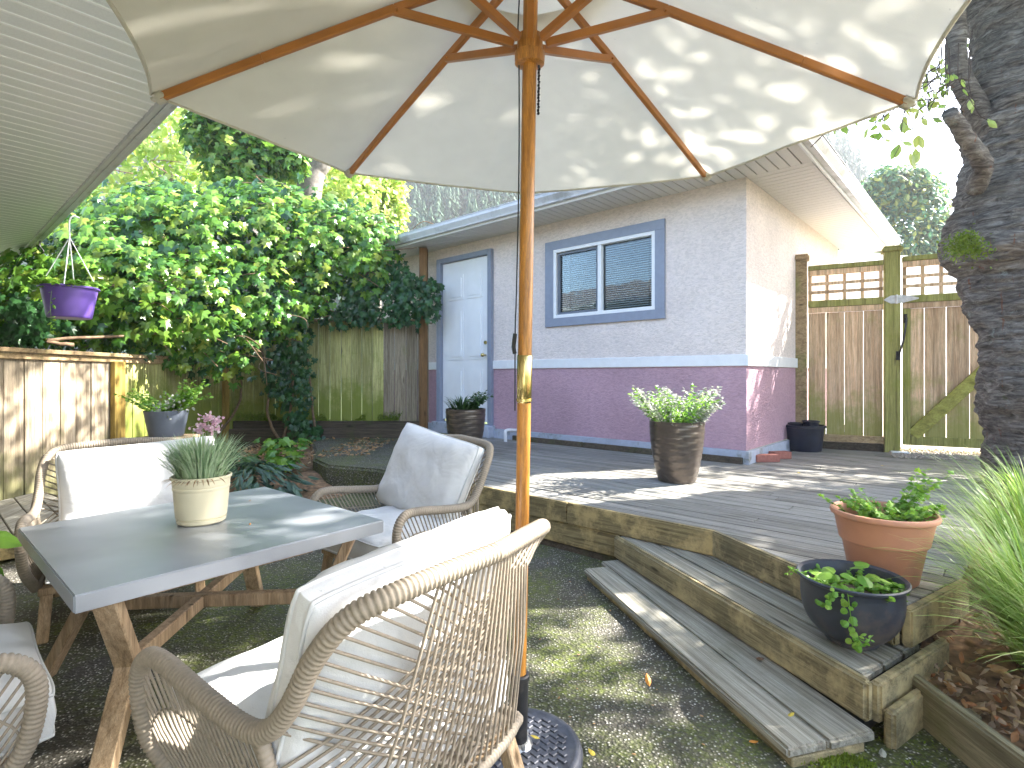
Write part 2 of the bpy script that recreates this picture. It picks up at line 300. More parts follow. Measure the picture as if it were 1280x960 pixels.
# ------------------------------------------------------------------ mesh builder
class MB:
    def __init__(s): s.v = []; s.f = []
    def add(s, vs, fs):
        b = len(s.v); s.v.extend([tuple(x) for x in vs]); s.f.extend([tuple(i+b for i in f) for f in fs]); return s
    def box(s, c, size, X=Vector((1, 0, 0)), Y=Vector((0, 1, 0)), ZZ=None):
        c = Vector(c); X = X.normalized(); ZZ = (ZZ or X.cross(Y)).normalized(); Y = Y.normalized(); h = [k/2 for k in size]
        vs = [c+X*h[0]*a+Y*h[1]*b+ZZ*h[2]*d for d in (-1, 1) for b in (-1, 1) for a in (-1, 1)]
        return s.add(vs, [(0, 2, 3, 1), (4, 5, 7, 6), (0, 1, 5, 4), (2, 6, 7, 3), (0, 4, 6, 2), (1, 3, 7, 5)])
    def bar(s, a, b, wd, ht, up=Vector((0, 0, 1))):
        a = Vector(a); b = Vector(b); X = (b-a).normalized(); Y = up.cross(X)
        if Y.length < 1e-4: Y = Vector((0, 1, 0))
        Y.normalize(); return s.box((a+b)/2, ((b-a).length, wd, ht), X, Y)
    def prism(s, poly, z0, z1):
        n = len(poly)
        ar = sum(poly[i][0]*poly[(i+1) % n][1]-poly[(i+1) % n][0]*poly[i][1] for i in range(n))
        if ar < 0: poly = poly[::-1]
        vs = [(p[0], p[1], z0) for p in poly]+[(p[0], p[1], z1) for p in poly]
        return s.add(vs, [tuple(range(n))[::-1], tuple(range(n, 2*n))]+[(i, (i+1) % n, n+(i+1) % n, n+i) for i in range(n)])
    def tube(s, pts, r, n=8, caps=True):
        pts = [Vector(p) for p in pts]; rr = r if isinstance(r, (list, tuple)) else [r]*len(pts)
        T = [(pts[min(i+1, len(pts)-1)]-pts[max(i-1, 0)]).normalized() for i in range(len(pts))]
        a = Vector((0, 0, 1)) if abs(T[0].z) < .9 else Vector((1, 0, 0)); Nn = (a-T[0]*a.dot(T[0])).normalized()
        vs = []
        for i, p in enumerate(pts):
            Nn = (Nn-T[i]*Nn.dot(T[i])).normalized(); B = T[i].cross(Nn)
            vs += [p+(Nn*math.cos(2*PI*k/n)+B*math.sin(2*PI*k/n))*rr[i] for k in range(n)]
        fs = [(i*n+k, i*n+(k+1) % n, (i+1)*n+(k+1) % n, (i+1)*n+k) for i in range(len(pts)-1) for k in range(n)]
        if caps: fs += [tuple(range(n))[::-1], tuple(range((len(pts)-1)*n, len(pts)*n))]
        return s.add(vs, fs)
    def lathe(s, prof, n=40, c=(0, 0, 0), wob=None):
        vs = []
        for (r, z) in prof:
            for k in range(n):
                a = 2*PI*k/n; q = r+(wob(a, z) if wob else 0)
                vs.append((c[0]+q*math.cos(a), c[1]+q*math.sin(a), c[2]+z))
        m = len(prof)
        return s.add(vs, [(i*n+k, i*n+(k+1) % n, (i+1)*n+(k+1) % n, (i+1)*n+k) for i in range(m-1) for k in range(n)])
    def mesh(s, name, smooth=False, bevel=0, seg=1):
        me = bpy.data.meshes.new(name); me.from_pydata(s.v, [], s.f)
        if bevel:
            bm = bmesh.new(); bm.from_mesh(me)
            bmesh.ops.bevel(bm, geom=[e for e in bm.edges if len(e.link_faces) == 2 and e.calc_face_angle(0) > .6], offset=bevel, segments=seg, affect='EDGES', clamp_overlap=True)
            bm.to_mesh(me); bm.free()
        if smooth: me.shade_smooth()
        me.update(); return me

def obj(name, mb, mat, parent=None, smooth=False, bevel=0, seg=1, local=False, kind=None, label=None, autosmooth=None):
    me = mb if isinstance(mb, bpy.types.Mesh) else mb.mesh(name, smooth, bevel, seg)
    if mat is not None and not me.materials: me.materials.append(mat)
    if autosmooth and not isinstance(mb, bpy.types.Mesh): me.set_sharp_from_angle(angle=R_(autosmooth))
    o = bpy.data.objects.new(name, me); C.objects.link(o)
    if parent:
        o.parent = parent
        if not local:
            top = parent; off = Vector((0, 0, 0))
            if top.type == 'EMPTY': off = top.location
            o.matrix_parent_inverse = Matrix.Translation(-off)
    if kind: o['kind'] = kind
    if label: o['label'] = label
    return o
def thing(name, label, cat, loc=(0, 0, 0), rz=0, group=None):
    o = bpy.data.objects.new(name, None); C.objects.link(o); o.location = loc; o.rotation_euler = (0, 0, rz)
    o.empty_display_size = .1; o['label'] = label; o['category'] = cat
    if group: o['group'] = group
    return o
def tag(o, label, cat, group=None, kind=None):
    o['label'] = label; o['category'] = cat
    if group: o['group'] = group
    if kind: o['kind'] = kind
    return o
def copy_thing(root, loc, rz, label):
    r = root.copy(); C.objects.link(r); r.location = loc; r.rotation_euler = (0, 0, rz); r['label'] = label
    def rec(a, b):
        for ch in [c for c in bpy.data.objects if c.parent == a]:
            k = ch.copy(); C.objects.link(k); k.parent = b; k.matrix_parent_inverse = ch.matrix_parent_inverse.copy(); rec(ch, k)
    rec(root, r); return r
def clip(poly, p, n):
    """keep the part of poly where (x-p).n >= 0"""
    out = []
    for i in range(len(poly)):
        a, b = poly[i], poly[(i+1) % len(poly)]
        da = (a[0]-p[0])*n[0]+(a[1]-p[1])*n[1]; db = (b[0]-p[0])*n[0]+(b[1]-p[1])*n[1]
        if da >= 0: out.append(a)
        if (da >= 0) != (db >= 0):
            t = da/(da-db); out.append((a[0]+(b[0]-a[0])*t, a[1]+(b[1]-a[1])*t))
    return out
def smooth_path(pts, per=8):
    """Catmull-Rom through pts"""
    P = [Vector(p) for p in pts]; P = [P[0]*2-P[1]]+P+[P[-1]*2-P[-2]]; out = []
    for i in range(1, len(P)-2):
        for k in range(per):
            t = k/per; a, b, c, d = P[i-1:i+3]
            out.append(.5*((2*b)+(c-a)*t+(2*a-5*b+4*c-d)*t*t+(3*b-a-3*c+d)*t**3))
    out.append(P[-2]); return out
def resample(path, step):
    out = [path[0].copy()]; acc = 0
    for a, b in zip(path, path[1:]):
        d = (b-a).length
        if d == 0: continue
        t = step-acc
        while t <= d:
            out.append(a.lerp(b, t/d)); t += step
        acc = d-(t-step)
    return out
IVY = [(0, .06), (.28, -.10), (.52, .14), (.31, .32), (.44, .64), (.15, .62), (0, 1.0), (-.15, .62), (-.44, .64), (-.31, .32), (-.52, .14), (-.28, -.10)]
OVAL = [(0, 0), (.2, .25), (.26, .5), (.17, .8), (0, 1.05), (-.17, .8), (-.26, .5), (-.2, .25)]
ROUND = [(0, 0), (.35, .1), (.48, .45), (.3, .85), (0, 1), (-.3, .85), (-.48, .45), (-.35, .1)]
def leaf_verts(shape, c, nrm, dirn, size, fold=.12, curl=.1):
    nrm = nrm.normalized(); dirn = (dirn-nrm*dirn.dot(nrm))
    if dirn.length < 1e-3: dirn = nrm.orthogonal()
    dirn.normalize(); sx = dirn.cross(nrm)
    vs = [c+(sx*x+dirn*y+nrm*(-abs(x)*fold*2-y*y*curl))*size for x, y in shape]
    vs.append(c+(dirn*.42+nrm*.02)*size); n = len(shape)
    return vs, [(i, (i+1) % n, n) for i in range(n)]
def rv(s=1.0): return Vector((random.uniform(-s, s), random.uniform(-s, s), random.uniform(-s, s)))
def leaf_at(mb, shape, c, size, out=Vector((0, 0, 1)), droop=.6, rnd=.6, fold=.12, curl=.15):
    n = (out+rv(rnd)).normalized(); d = Vector((0, 0, -1))*droop+rv(.6)
    mb.add(*leaf_verts(shape, c, n, d, size, fold, curl))
def vnoise(p, s): return noise.noise(Vector(p)*s)

# ------------------------------------------------------------------ ground and terrain
gnd = MB(); gnd.prism([(-400, -100), (400, -100), (400, 600), (-400, 600)], -.30, -.012)
o = obj('ground', gnd, M['ground'], kind='structure')
# patio: one gently uneven sheet
pm = MB(); nx, ny = 90, 80; x0, x1, y0, y1 = -4.30, 2.0, -2.5, 8.3
for j in range(ny+1):
    for i in range(nx+1):
        x = x0+(x1-x0)*i/nx; y = y0+(y1-y0)*j/ny
        pm.v.append((x, y, .004*vnoise((x, y, 0), 2.0)))
pm.f = [(j*(nx+1)+i, j*(nx+1)+i+1, (j+1)*(nx+1)+i+1, (j+1)*(nx+1)+i) for j in range(ny) for i in range(nx)]
obj('patio', pm, M['patio'], kind='structure', smooth=True)
# planting soil in the far corner, mounded against the timber wall
sm = MB(); nx = ny = 40
for j in range(ny+1):
    for i in range(nx+1):
        x = -4.28+2.75*i/nx; y = 5.1+3.12*j/ny
        e = min(1, max(0, (i/nx)*4), max(0, (1-i/nx)*5), 9) * min(1, (j/ny)*5)
        sm.v.append((x, y, -.02+e*(.10+.12*(j/ny))+.03*vnoise((x, y, 3), 3)*e+.012*vnoise((x, y, 5), 14)*e))
sm.f = [(j*(nx+1)+i, j*(nx+1)+i+1, (j+1)*(nx+1)+i+1, (j+1)*(nx+1)+i) for j in range(ny) for i in range(nx)]
obj('planting_soil', sm, M['litter'], kind='structure', smooth=True)

# ------------------------------------------------------------------ deck, pad, steps
DZ = .33
K1 = Vector((1.154, 3.065, 0)); K0 = K1+U*1.98; K2 = K1+W_DIR*1.07
deck_poly = [(K0.x, K0.y), (K1.x, K1.y), (K2.x, K2.y), (1.93, 2.35), (2.75, 3.15), (3.5, 4.0), (4.2, 4.9), (5.3, 5.55), (3.60, 6.62), (2.30, 5.42), (-.95, 8.34), (-1.15, 5.55)]
garC = Vector((2.318, 5.38, 0))
deck = thing('wooden_deck', 'weathered grey plank deck with mossy fascia in front of the garage', 'deck', (K1.x, K1.y, 0))
pitch = .118; row = 0
base = K1-V*.03
for k in range(-12, 45):
    a = base+V*(k*pitch); b = base+V*(k*pitch+pitch-.0095)
    # clip the deck outline to this board's strip, then cut into two staggered lengths
    p = clip(deck_poly, a, (V.x, V.y)); p = clip(p, b, (-V.x, -V.y)) if p else p
    if len(p) < 3: continue
    cut = K1+U*(random.uniform(-1.2, 1.6))
    for sg in (1, -1):
        q = clip(p, (cut.x+U.x*.002*sg, cut.y+U.y*.002*sg), (U.x*sg, U.y*sg))
        if len(q) < 3: continue
        xs = [c[0]*U.x+c[1]*U.y for c in q]
        if max(xs)-min(xs) < .03: continue
        dz = random.uniform(-.0015, .0015)
        obj('plank', MB().prism(q, DZ-.030+dz, DZ+dz), M['deck'], deck, bevel=.003)
# solid near-black block under the boards; its colour supplies the shade in the gaps
obj('deck_gap_shade', MB().prism(clip(clip(deck_poly, (K1.x+V.x*.06, K1.y+V.y*.06), (V.x, V.y)), (K1.x, K1.y), (-.3, 1)), .02, DZ-.085), M['dark'], deck)
def fascia(a, b, z0, z1, th, mat, parent, name='fascia_board', out=None):
    d = (b-a).normalized(); nn = Vector((d.y, -d.x, 0)) if out is None else out
    c = (a+b)/2+nn*th/2; c.z = (z0+z1)/2
    return obj(name, MB().box(c, ((b-a).length, th, z1-z0), d, nn), mat, parent, bevel=.007, seg=2)
def P3(x, y): return Vector((x, y, 0))
outF = -V
K0b = K1+U*1.02
fascia(K0, K0b-U*.003, .19, .332, .036, M['fascia'], deck, out=outF); fascia(K0b, K1, .19, .332, .036, M['fascia'], deck, out=outF)
fascia(K0, K1+U*.62, .045, .187, .034, M['fascia'], deck, out=outF)
fascia(K0, K1+U*.60, -.02, .042, .030, M['timber'], deck, 'footing_board', out=outF)
wn_out = Vector((-W_DIR.y*-1, 0, 0))
NR = Vector((.959, .284, 0))     # away from the steps, to the right
fascia(K1, K2, .19, .332, .036, M['fascia2'], deck, out=-NR)
SD = Vector((.84, .54, 0)).normalized(); SDo = Vector((SD.y, -SD.x, 0))
fascia(K2, K2+SD*.55, .19, .332, .036, M['fascia2'], deck, out=SDo)

# concrete pad
pad = MB(); pp = [(-2.25, 6.15), (-1.95, 5.72), (-1.35, 5.45), (-.75, 4.95), (-.50, 4.72), (-1.2, 5.6), (-.98, 8.30), (-3.05, 8.18), (-2.5, 6.9)]
pad.prism(pp, -.02, .265)
tag(obj('concrete_pad', pad, M['pad'], bevel=.04, seg=3), 'dark mossy pebbled concrete pad beside the deck, below the fence', 'concrete pad')

# steps: two treads that run along the angled deck edge
st = thing('garden_steps', 'two long weathered wooden steps up to the deck corner', 'steps', (.9, 2.4, 0))
S1a, S1b = P3(.425, 3.23), P3(.845, 1.665)
d1 = (S1b-S1a).normalized(); n1 = Vector((-d1.y, d1.x, 0))
S2a, S2b = P3(.645, 3.43), P3(1.167, 1.784)
d2 = (S2b-S2a).normalized(); n2 = Vector((-d2.y, d2.x, 0))
def tread(a, d, nn, off, wdt, z, ln, shift0=0, shift1=0, th=.034, upper=False):
    p0 = a+nn*off+d*shift0; p1 = a+nn*off+d*(ln+shift1)
    sl_ = .271*wdt if upper else 0
    q = [p0, p1, p1+nn*wdt-d*sl_, p0+nn*wdt]
    obj('tread_board', MB().prism([(c.x, c.y) for c in q], z-th, z), M['step'], st, bevel=.008, seg=2)
Ln1 = (S1b-S1a).length; Ln2 = (S2b-S2a).length
tread(S1a, d1, n1, -.0, .150, .058, Ln1)
tread(S1a, d1, n1, .156, .185, .055, Ln1, -.10, .0)
obj('riser_board', MB().box((S1a+S1b)/2+n1*.03+Z*.008, (Ln1-.03, .03, .036), d1, n1), M['fascia2'], st, bevel=.004)
obj('end_board', MB().box(S1b+n1*.155-d1*.012+Z*.006, (.026, .28, .04), d1, n1), M['fascia2'], st, bevel=.004)
obj('step_gap_shade', MB().prism([(c.x, c.y) for c in (S2a+n2*.02, S2b+n2*.02-d2*.03, S2b+n2*.40-d2*.16, S2a+n2*.5)], .0, .145), M['dark'], st)  # near-black filler; the shade between the treads is its colour
tread(S2a, d2, n2, .034, .135, .188, Ln2, .0, -.042, upper=True)
tread(S2a, d2, n2, .175, .140, .187, Ln2, -.0, -.080, upper=True)
tread(S2a, d2, n2, .321, .135, .186, Ln2, .05, -.120, upper=True)
obj('riser_board', MB().box((S2a+S2b)/2+n2*.012+Z*.128, (Ln2, .038, .140), d2, n2), M['fascia2'], st, bevel=.012, seg=3)
e0 = S2b+n2*.03
obj('end_board', MB().box(e0+SD*.28+Z*.124, (.56, .036, .135), SD, SDo), M['fascia2'], st, bevel=.010, seg=3)
e1 = S2b+SDo*.045+n2*.02
obj('end_board', MB().box(e1+SD*.16+Z*.052, (.31, .036, .135), SD, SDo), M['fascia2'], st, bevel=.010, seg=3)

# planting bed on the right
BEDX = 1.44
bed = MB(); nx, ny = 40, 70
for j in range(ny+1):
    y = -1.0+7.2*j/ny
    xl = BEDX if y < 1.98 else BEDX+.02+(y-1.98)*.9 if y < 2.4 else 1.95+(y-2.4)*.9
    if y > 4.9: xl = 4.2+(y-4.9)*2.0
    for i in range(nx+1):
        x = xl+(7-xl)*(i/nx)**1.4
        bz = .10 if y < 1.98 else min(.30, .10+(y-1.98)*.16)
        bed.v.append((x, y, bz+.03*vnoise((x, y, 1), 2.2)+.015*vnoise((x, y, 7), 11)))
bed.f = [(j*(nx+1)+i, j*(nx+1)+i+1, (j+1)*(nx+1)+i+1, (j+1)*(nx+1)+i) for j in range(ny) for i in range(nx)]
obj('bed_soil', bed, M['litter'], kind='structure', smooth=True)
bb = thing('bed_edging', 'greenish timber edging board holding the bed of tall grass', 'edging', (BEDX, 1.2, 0))
obj('edging_board', MB().box((BEDX-.02, .45, .065), (.038, 2.95, .17)), M['bedboard'], bb, bevel=.008, seg=2)
obj('edging_stake', MB().box((BEDX+.03, 1.75, .05), (.05, .05, .14)), M['bedboard'], bb, bevel=.006)

# gravel strip before the gate
grv = MB()
gp = [at_z(1106, 560, DZ), at_z(1245, 566, DZ), at_z(1250, 577, DZ), at_z(1118, 573, DZ)]
for k in range(1500):
    a, b = random.random(), random.random(); p = gp[0].lerp(gp[1], a).lerp(gp[3].lerp(gp[2], a), b)
    s = random.uniform(.010, .022); X = rv().normalized(); Yv = X.orthogonal().normalized()
    grv.box(p+Z*s*.4, (s, s*.8, s*.6), X, Yv)
tag(obj('gravel', grv, M['gravel']), 'pale gravel lying along the foot of the gate', 'gravel', kind='stuff')

# ------------------------------------------------------------------ garage
gar = thing('garage', 'low garage with cream pink stucco above a mauve base', 'garage', garC)
def GW(s_, z, out=0.0): return garC+U*s_-V*out+Z*z           # front wall
def GR(t_, z, out=0.0): return garC+V*t_-U*out+Z*z           # right wall
GE, GD = 6.2, 4.05
def wall_front(s0, s1, z0, z1, name, mat, out=0.0, th=.12):
    c = (GW(s0, z0)+GW(s1, z1))/2-V*(out-th/2)
    return obj(name, MB().box(c, (abs(s1-s0), th, z1-z0), U, V), mat, gar)
def wall_right(t0, t1, z0, z1, name, mat, out=0.0, th=.12):
    c = (GR(t0, z0)+GR(t1, z1))/2-U*(out-th/2)
    return obj(name, MB().box(c, (abs(t1-t0), th, z1-z0), V, U), mat, gar)
TOPZ = 3.17
# upper stucco around the window and door openings
wm = MB()
def wf(s0, s1, z0, z1, mb): mb.box((GW(s0, z0)+GW(s1, z1))/2+V*.06, (abs(s1-s0), .12, z1-z0), U, V)
ws0, ws1, wz0, wz1 = .972, 2.388, 1.935, 2.81
ds0, ds1, dzt = 3.47, 4.649, 3.0
for a in ((0, ws0, 1.36, TOPZ), (ws1, ds0, 1.36, TOPZ), (ws0, ws1, 1.36, wz0), (ws0, ws1, wz1, TOPZ), (ds0, ds1, dzt, TOPZ), (ds1, GE, 1.36, TOPZ)): wf(*a, wm)
obj('upper_wall', wm, M['stucco'], gar)
lm = MB()
for a in ((0, ds0, .46, 1.36), (ds1, GE, .46, 1.36)): wf(*a, lm)
obj('lower_wall', lm, M['stucco2'], gar)
wall_right(.121, GD, 1.36, TOPZ, 'upper_wall', M['stucco']); wall_right(.121, GD, .46, 1.36, 'lower_wall', M['stucco2'])
# back and far walls close the volume
obj('upper_wall', MB().box(garC+U*(GE/2)+V*(GD-.06)+Z*1.8, (GE-.02, .12, 2.7), U, V), M['stucco'], gar)
obj('upper_wall', MB().box(garC+U*(GE-.06)+V*(GD/2)+Z*1.8, (.12, GD-.26, 2.7), U, V), M['stucco'], gar)
def trim_f(s0, s1, z0, z1, out, name, mat, parent=None, th=None, bevel=.004):
    th = th or out+.02
    c = (GW(s0, z0)+GW(s1, z1))/2-V*(out-th/2)
    return obj(name, MB().box(c, (abs(s1-s0), th, z1-z0), U, V), mat, parent or gar, bevel=bevel)
trim_f(-.025, ds0-.002, 1.30, 1.415, .022, 'belt_trim', M['white']); trim_f(ds1+.002, GE, 1.30, 1.415, .022, 'belt_trim', M['white'])
c = (GR(.0, 1.30)+GR(GD, 1.415))/2-U*.001
obj('belt_trim', MB().box(c, (GD, .046, .115), V, U), M['white'], gar, bevel=.004)
trim_f(-.035, ds0-.03, .30, .458, .035, 'footing', M['footing']); trim_f(ds1+.03, GE, .30, .458, .035, 'footing', M['footing'])
obj('footing', MB().box((GR(-.03, .30)+GR(GD, .455))/2-U*.012, (GD+.02, .046, .155), V, U), M['footing'], gar, bevel=.004)
# deck-side ledger boards at the foot of the front wall
for s0, s1 in ((.02, .62), (.64, 1.9), (1.92, 3.05)):
    trim_f(s0, s1, .328, .395, .075, 'ledger_board', M['timber'], th=.038)
# door
dr = obj('door', MB().box((GW(3.545, .54)+GW(4.56, 2.925))/2+V*.02, (1.015, .045, 2.385), U, V), M['doorwhite'], gar, bevel=.003)
dw = 1.015
for ci in range(2):
    sc0 = 3.545+.13+ci*.41
    for z0, z1 in ((.72, 1.32), (1.44, 2.22), (2.34, 2.72)):
        mbp = MB(); cc = (GW(sc0, z0)+GW(sc0+.33, z1))/2-V*.006
        mbp.box(cc, (.33, .012, z1-z0), U, V)
        mbp.box(cc-V*.008, (.25, .014, z1-z0-.09), U, V)
        obj('panel', mbp, M['doorwhite'], dr, bevel=.005, seg=2)
kb = MB(); kc = GW(3.62, 1.50, .02); kb.tube([kc+V*.02, kc-V*.03], .012, 10); kb.tube([kc-V*.03, kc-V*.045, kc-V*.065, kc-V*.075], [.018, .03, .027, .012], 12)
obj('handle', kb, M['brass'], dr, smooth=True)
kb = MB(); kc = GW(3.62, 1.68, .005); kb.tube([kc+V*.02, kc-V*.018], .026, 12); obj('deadbolt', kb, M['brass'], dr)
df = obj('door_frame', MB().box((GW(ds0, .5)+GW(3.54, 3.0))/2-V*.01, (.07, .10, 2.5), U, V).box((GW(4.565, .5)+GW(ds1, 3.0))/2-V*.01, (.084, .10, 2.5), U, V).box((GW(3.54, 2.93)+GW(4.565, 3.0))/2-V*.01, (1.02, .10, .07), U, V), M['greyblue'], gar, bevel=.003)
trim_f(3.44, 4.68, .33, .50, .14, 'door_step', M['footing'], th=.24, bevel=.01)
# window
win = obj('window', MB().box((GW(.857, wz1)+GW(2.519, 2.92))/2-V*.008, (1.662, .045, .11), U, V).box((GW(.857, 1.83)+GW(2.519, wz0))/2-V*.008, (1.662, .045, .105), U, V)
  .box((GW(.857, wz0)+GW(ws0, wz1))/2-V*.008, (.115, .0445, wz1-wz0-.001), U, V).box((GW(ws1, wz0)+GW(2.519, wz1))/2-V*.008, (.131, .0445, wz1-wz0-.001), U, V), M['greyblue'], gar, bevel=.002)
fr = MB()
def rect(mb, s0, s1, z0, z1, wd, out, th):
    for a in ((s0, s1, z1-wd, z1), (s0, s1, z0, z0+wd), (s0, s0+wd, z0+wd, z1-wd), (s1-wd, s1, z0+wd, z1-wd)):
        mb.box((GW(a[0], a[2])+GW(a[1], a[3]))/2-V*out, (a[1]-a[0], th, a[3]-a[2]), U, V)
rect(fr, ws0, ws1, wz0, wz1, .042, -.01, .07)
mid = 1.70
fr.box((GW(mid-.022, wz0)+GW(mid+.022, wz1))/2+V*.012, (.05, .06, wz1-wz0-.084), U, V)
obj('frame', fr, M['white'], win, bevel=.003)
sf = MB(); rect(sf, mid+.03, ws1-.05, wz0+.045, wz1-.045, .03, -.02, .03); obj('sash', sf, M['greypot'], win, bevel=.002)
for a, b in ((ws0+.042, mid-.024), (mid+.024, ws1-.042)):
    obj('pane', MB().box((GW(a, wz0+.04)+GW(b, wz1-.04))/2+V*.035, (b-a, .006, wz1-wz0-.08), U, V), M['glass'], win)
    zz = wz0+.055; me = None
    while zz < wz1-.05:
        c = (GW(a+.01, zz)+GW(b-.01, zz))/2+V*.085
        bl = MB().box(Vector((0, 0, 0)), (b-a-.02, .020, .0025), U, (V*math.cos(.6)+Z*math.sin(.6)))
        if me is None: me = bl.mesh('slat')
        so_ = obj('slat', me, M['blind'], win); so_.location = c
        zz += .026
obj('blind_cord', MB().tube([GW(ws0+.12, wz0+.06, -.07), GW(ws0+.12, wz1-.06, -.07)], .004, 5).tube([GW(ws1-.20, wz0+.06, -.07), GW(ws1-.20, wz1-.06, -.07)], .004, 5), M['dark'], win)
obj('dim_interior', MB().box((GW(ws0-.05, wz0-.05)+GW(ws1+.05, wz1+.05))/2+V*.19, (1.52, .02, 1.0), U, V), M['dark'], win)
# eaves: soffit panels, fascia, gutters, hip roof
OF, OR = .57, .60
sof = MB()
eL = 6.7
pitch_s = .10
k = 0
s_ = -OR+.0
while s_ < eL:
    obj('soffit_panel', MB().box(garC+U*(s_+pitch_s/2)-V*(OF/2-.01)+Z*(TOPZ+.004), (pitch_s-.010, OF-.02, .014), U, V), M['soffit2'], gar, bevel=.002)
    s_ += pitch_s
t_ = .0
while t_ < GD+OR:
    obj('soffit_panel', MB().box(garC+V*(t_+pitch_s/2)-U*(OR/2-.01)+Z*(TOPZ+.004), (pitch_s-.010, OR-.02, .014), V, U), M['soffit2'], gar, bevel=.002)
    t_ += pitch_s
obj('soffit_backing', MB().box(garC+U*(eL/2-.3)-V*(OF/2)+Z*(TOPZ+.022), (eL+.55, OF-.02, .018), U, V).box(garC+V*(GD/2+.4)-U*(OR/2)+Z*(TOPZ+.023), (GD+.75, OR-.02, .018), V, U), M['dark'], gar)
def gutter_profile(a, b, out, name='gutter', parent=None, zt=0.0):
    """K-style gutter extruded from a to b, opening upward, out = horizontal outward direction"""
    prof = [(-.002, .0), (.055, .0), (.062, .02), (.085, .055), (.098, .075), (.098, .115), (.106, .115), (.106, .122), (.092, .122), (.088, .08), (.05, .012), (-.002, .012)]
    mb = MB(); n = len(prof)
    vs = [Vector(q)+out*p[0]+Z*(p[1]+zt) for q in (a, b) for p in prof]
    mb.add(vs, [(i, (i+1) % n, n+(i+1) % n, n+i) for i in range(n)]+[tuple(range(n))[::-1], tuple(range(n, 2*n))])
    return obj(name, mb, M['gutter'], parent or gar)
FZ = TOPZ-.02
cA = garC+U*eL-V*OF; cB = garC-U*OR-V*OF; cD = garC-U*OR+V*(GD+OR)
obj('fascia', MB().box((cA+cB)/2-V*.012+Z*(FZ+.075), ((cA-cB).length+.02, .022, .16), U, V), M['white'], gar, bevel=.003)
obj('fascia', MB().box((cD+cB)/2-U*.012+Z*(FZ+.075), ((cD-cB).length+.04, .022, .16), V, U), M['white'], gar, bevel=.003)
gutter_profile(cA-V*.024+Z*(FZ+.022), cB-V*.024-U*.024+Z*(FZ+.022), -V); gutter_profile(cB-U*.024-V*.02+Z*(FZ+.022), cD-U*.024+Z*(FZ+.022), -U)
ov = .03; sl = math.tan(R_(18))
rA = cA-V*ov; rB = cB-V*ov-U*ov; rD = cD-U*ov; depth = GD+OF+OR+.06
rE = garC+U*eL+V*(GD+OR)
zr = FZ+.15; hh = depth/2*sl
r1 = rB+U*(depth/2)+V*(depth/2)+Z*(zr+hh); r2 = rA-U*(depth/2)+V*(depth/2)+Z*(zr+hh)
up = lambda p: p+Z*zr
obj('roof', MB().add([up(rA), up(rB), up(rD), up(rE), r1, r2, rA+Z*(zr-.02), rB+Z*(zr-.02), rD+Z*(zr-.02), rE+Z*(zr-.02)],
    [(0, 5, 4, 1), (1, 4, 2), (2, 4, 5, 3), (3, 5, 0), (0, 1, 7, 6), (1, 2, 8, 7), (2, 3, 9, 8), (3, 0, 6, 9), (6, 7, 8, 9)]), M['roof'], gar)
# shingle butts standing above the right gutter
sh = None
for i in range(int((GD+OR+OF)/.14)):
    p = rB+V*(i*.14+.07)+U*.02+Z*(zr+.012)
    if sh is None: sh = MB().box(Vector((0, 0, 0)), (.132, .16, .012), V, (U+Z*sl).normalized()).mesh('shingle')
    q = obj('shingle', sh, M['roof'], gar); q.location = p
for i in range(int((eL+OR)/.14)):
    p = rB+U*(i*.14+.07)+V*.02+Z*(zr+.012)
    if i == 0: sh2 = MB().box(Vector((0, 0, 0)), (.132, .16, .012), U, (V+Z*sl).normalized()).mesh('shingle')
    q = obj('shingle', sh2, M['roof'], gar); q.location = p
dp = MB(); a = at(633, 541, 7.2); dp.tube(smooth_path([a+Z*.02+V*.2, a+Z*.03, a-Z*.05-V*.02, a-Z*.26]), .022, 10)
tag(obj('drain_pipe', dp, M['white'], smooth=True), 'short bent white pipe by the wall, right of the door', 'pipe')

# ------------------------------------------------------------------ house roof over the camera (left)
EZ = 2.65
eP = Vector((-1.90, 2.93, 0))
house = thing('house', 'white ribbed porch soffit with gutter, top left of the view', 'house', (eP.x, eP.y, 0))
hU0, hU1 = -5.2, 6.9            # along U from eP
k = 0; hb = None; hr = None
xx = hU0
while xx < hU1-.05:
    if hb is None:
        hb = MB().box(Vector((0, 0, 0)), (.094, 2.7, .012), U, V).mesh('soffit_board')
        hr = MB().box(Vector((0, 0, 0)), (.017, 2.7, .018), U, V).mesh('soffit_rib', bevel=.003)
    b_ = obj('soffit_board', hb, M['soffit'], house); b_.location = eP+U*(xx+.053)-V*1.36+Z*(EZ+.006)-eP*0
    r__ = obj('soffit_rib', hr, M['soffitrib'], house); r__.location = eP+U*xx-V*1.36+Z*(EZ+.005)
    xx += .106
obj('soffit_trim', MB().box(eP+U*((hU0+hU1)/2)-V*.012+Z*(EZ-.006), (hU1-hU0, .03, .03), U, V).box(eP+U*hU1-V*1.35+Z*(EZ-.004), (.04, 2.72, .03), U, V), M['gutter'], house, bevel=.004)
obj('fascia', MB().box(eP+U*((hU0+hU1)/2)+V*.015+Z*(EZ+.07), (hU1-hU0+.04, .022, .19), U, V), M['gutter'], house, bevel=.003)
obj('fascia', MB().box(eP+U*(hU1+.04)-V*1.37+Z*(EZ+.07), (.022, 2.74, .19), U, V), M['gutter'], house, bevel=.003)
gutter_profile(eP+U*hU0+V*.028+Z*(EZ+.025), eP+U*(hU1+.05)+V*.028+Z*(EZ+.025), V, parent=house)
q = [eP+U*hU0+V*.05, eP+U*(hU1+.08)+V*.05, eP+U*(hU1+.08)-V*5, eP+U*hU0-V*5]
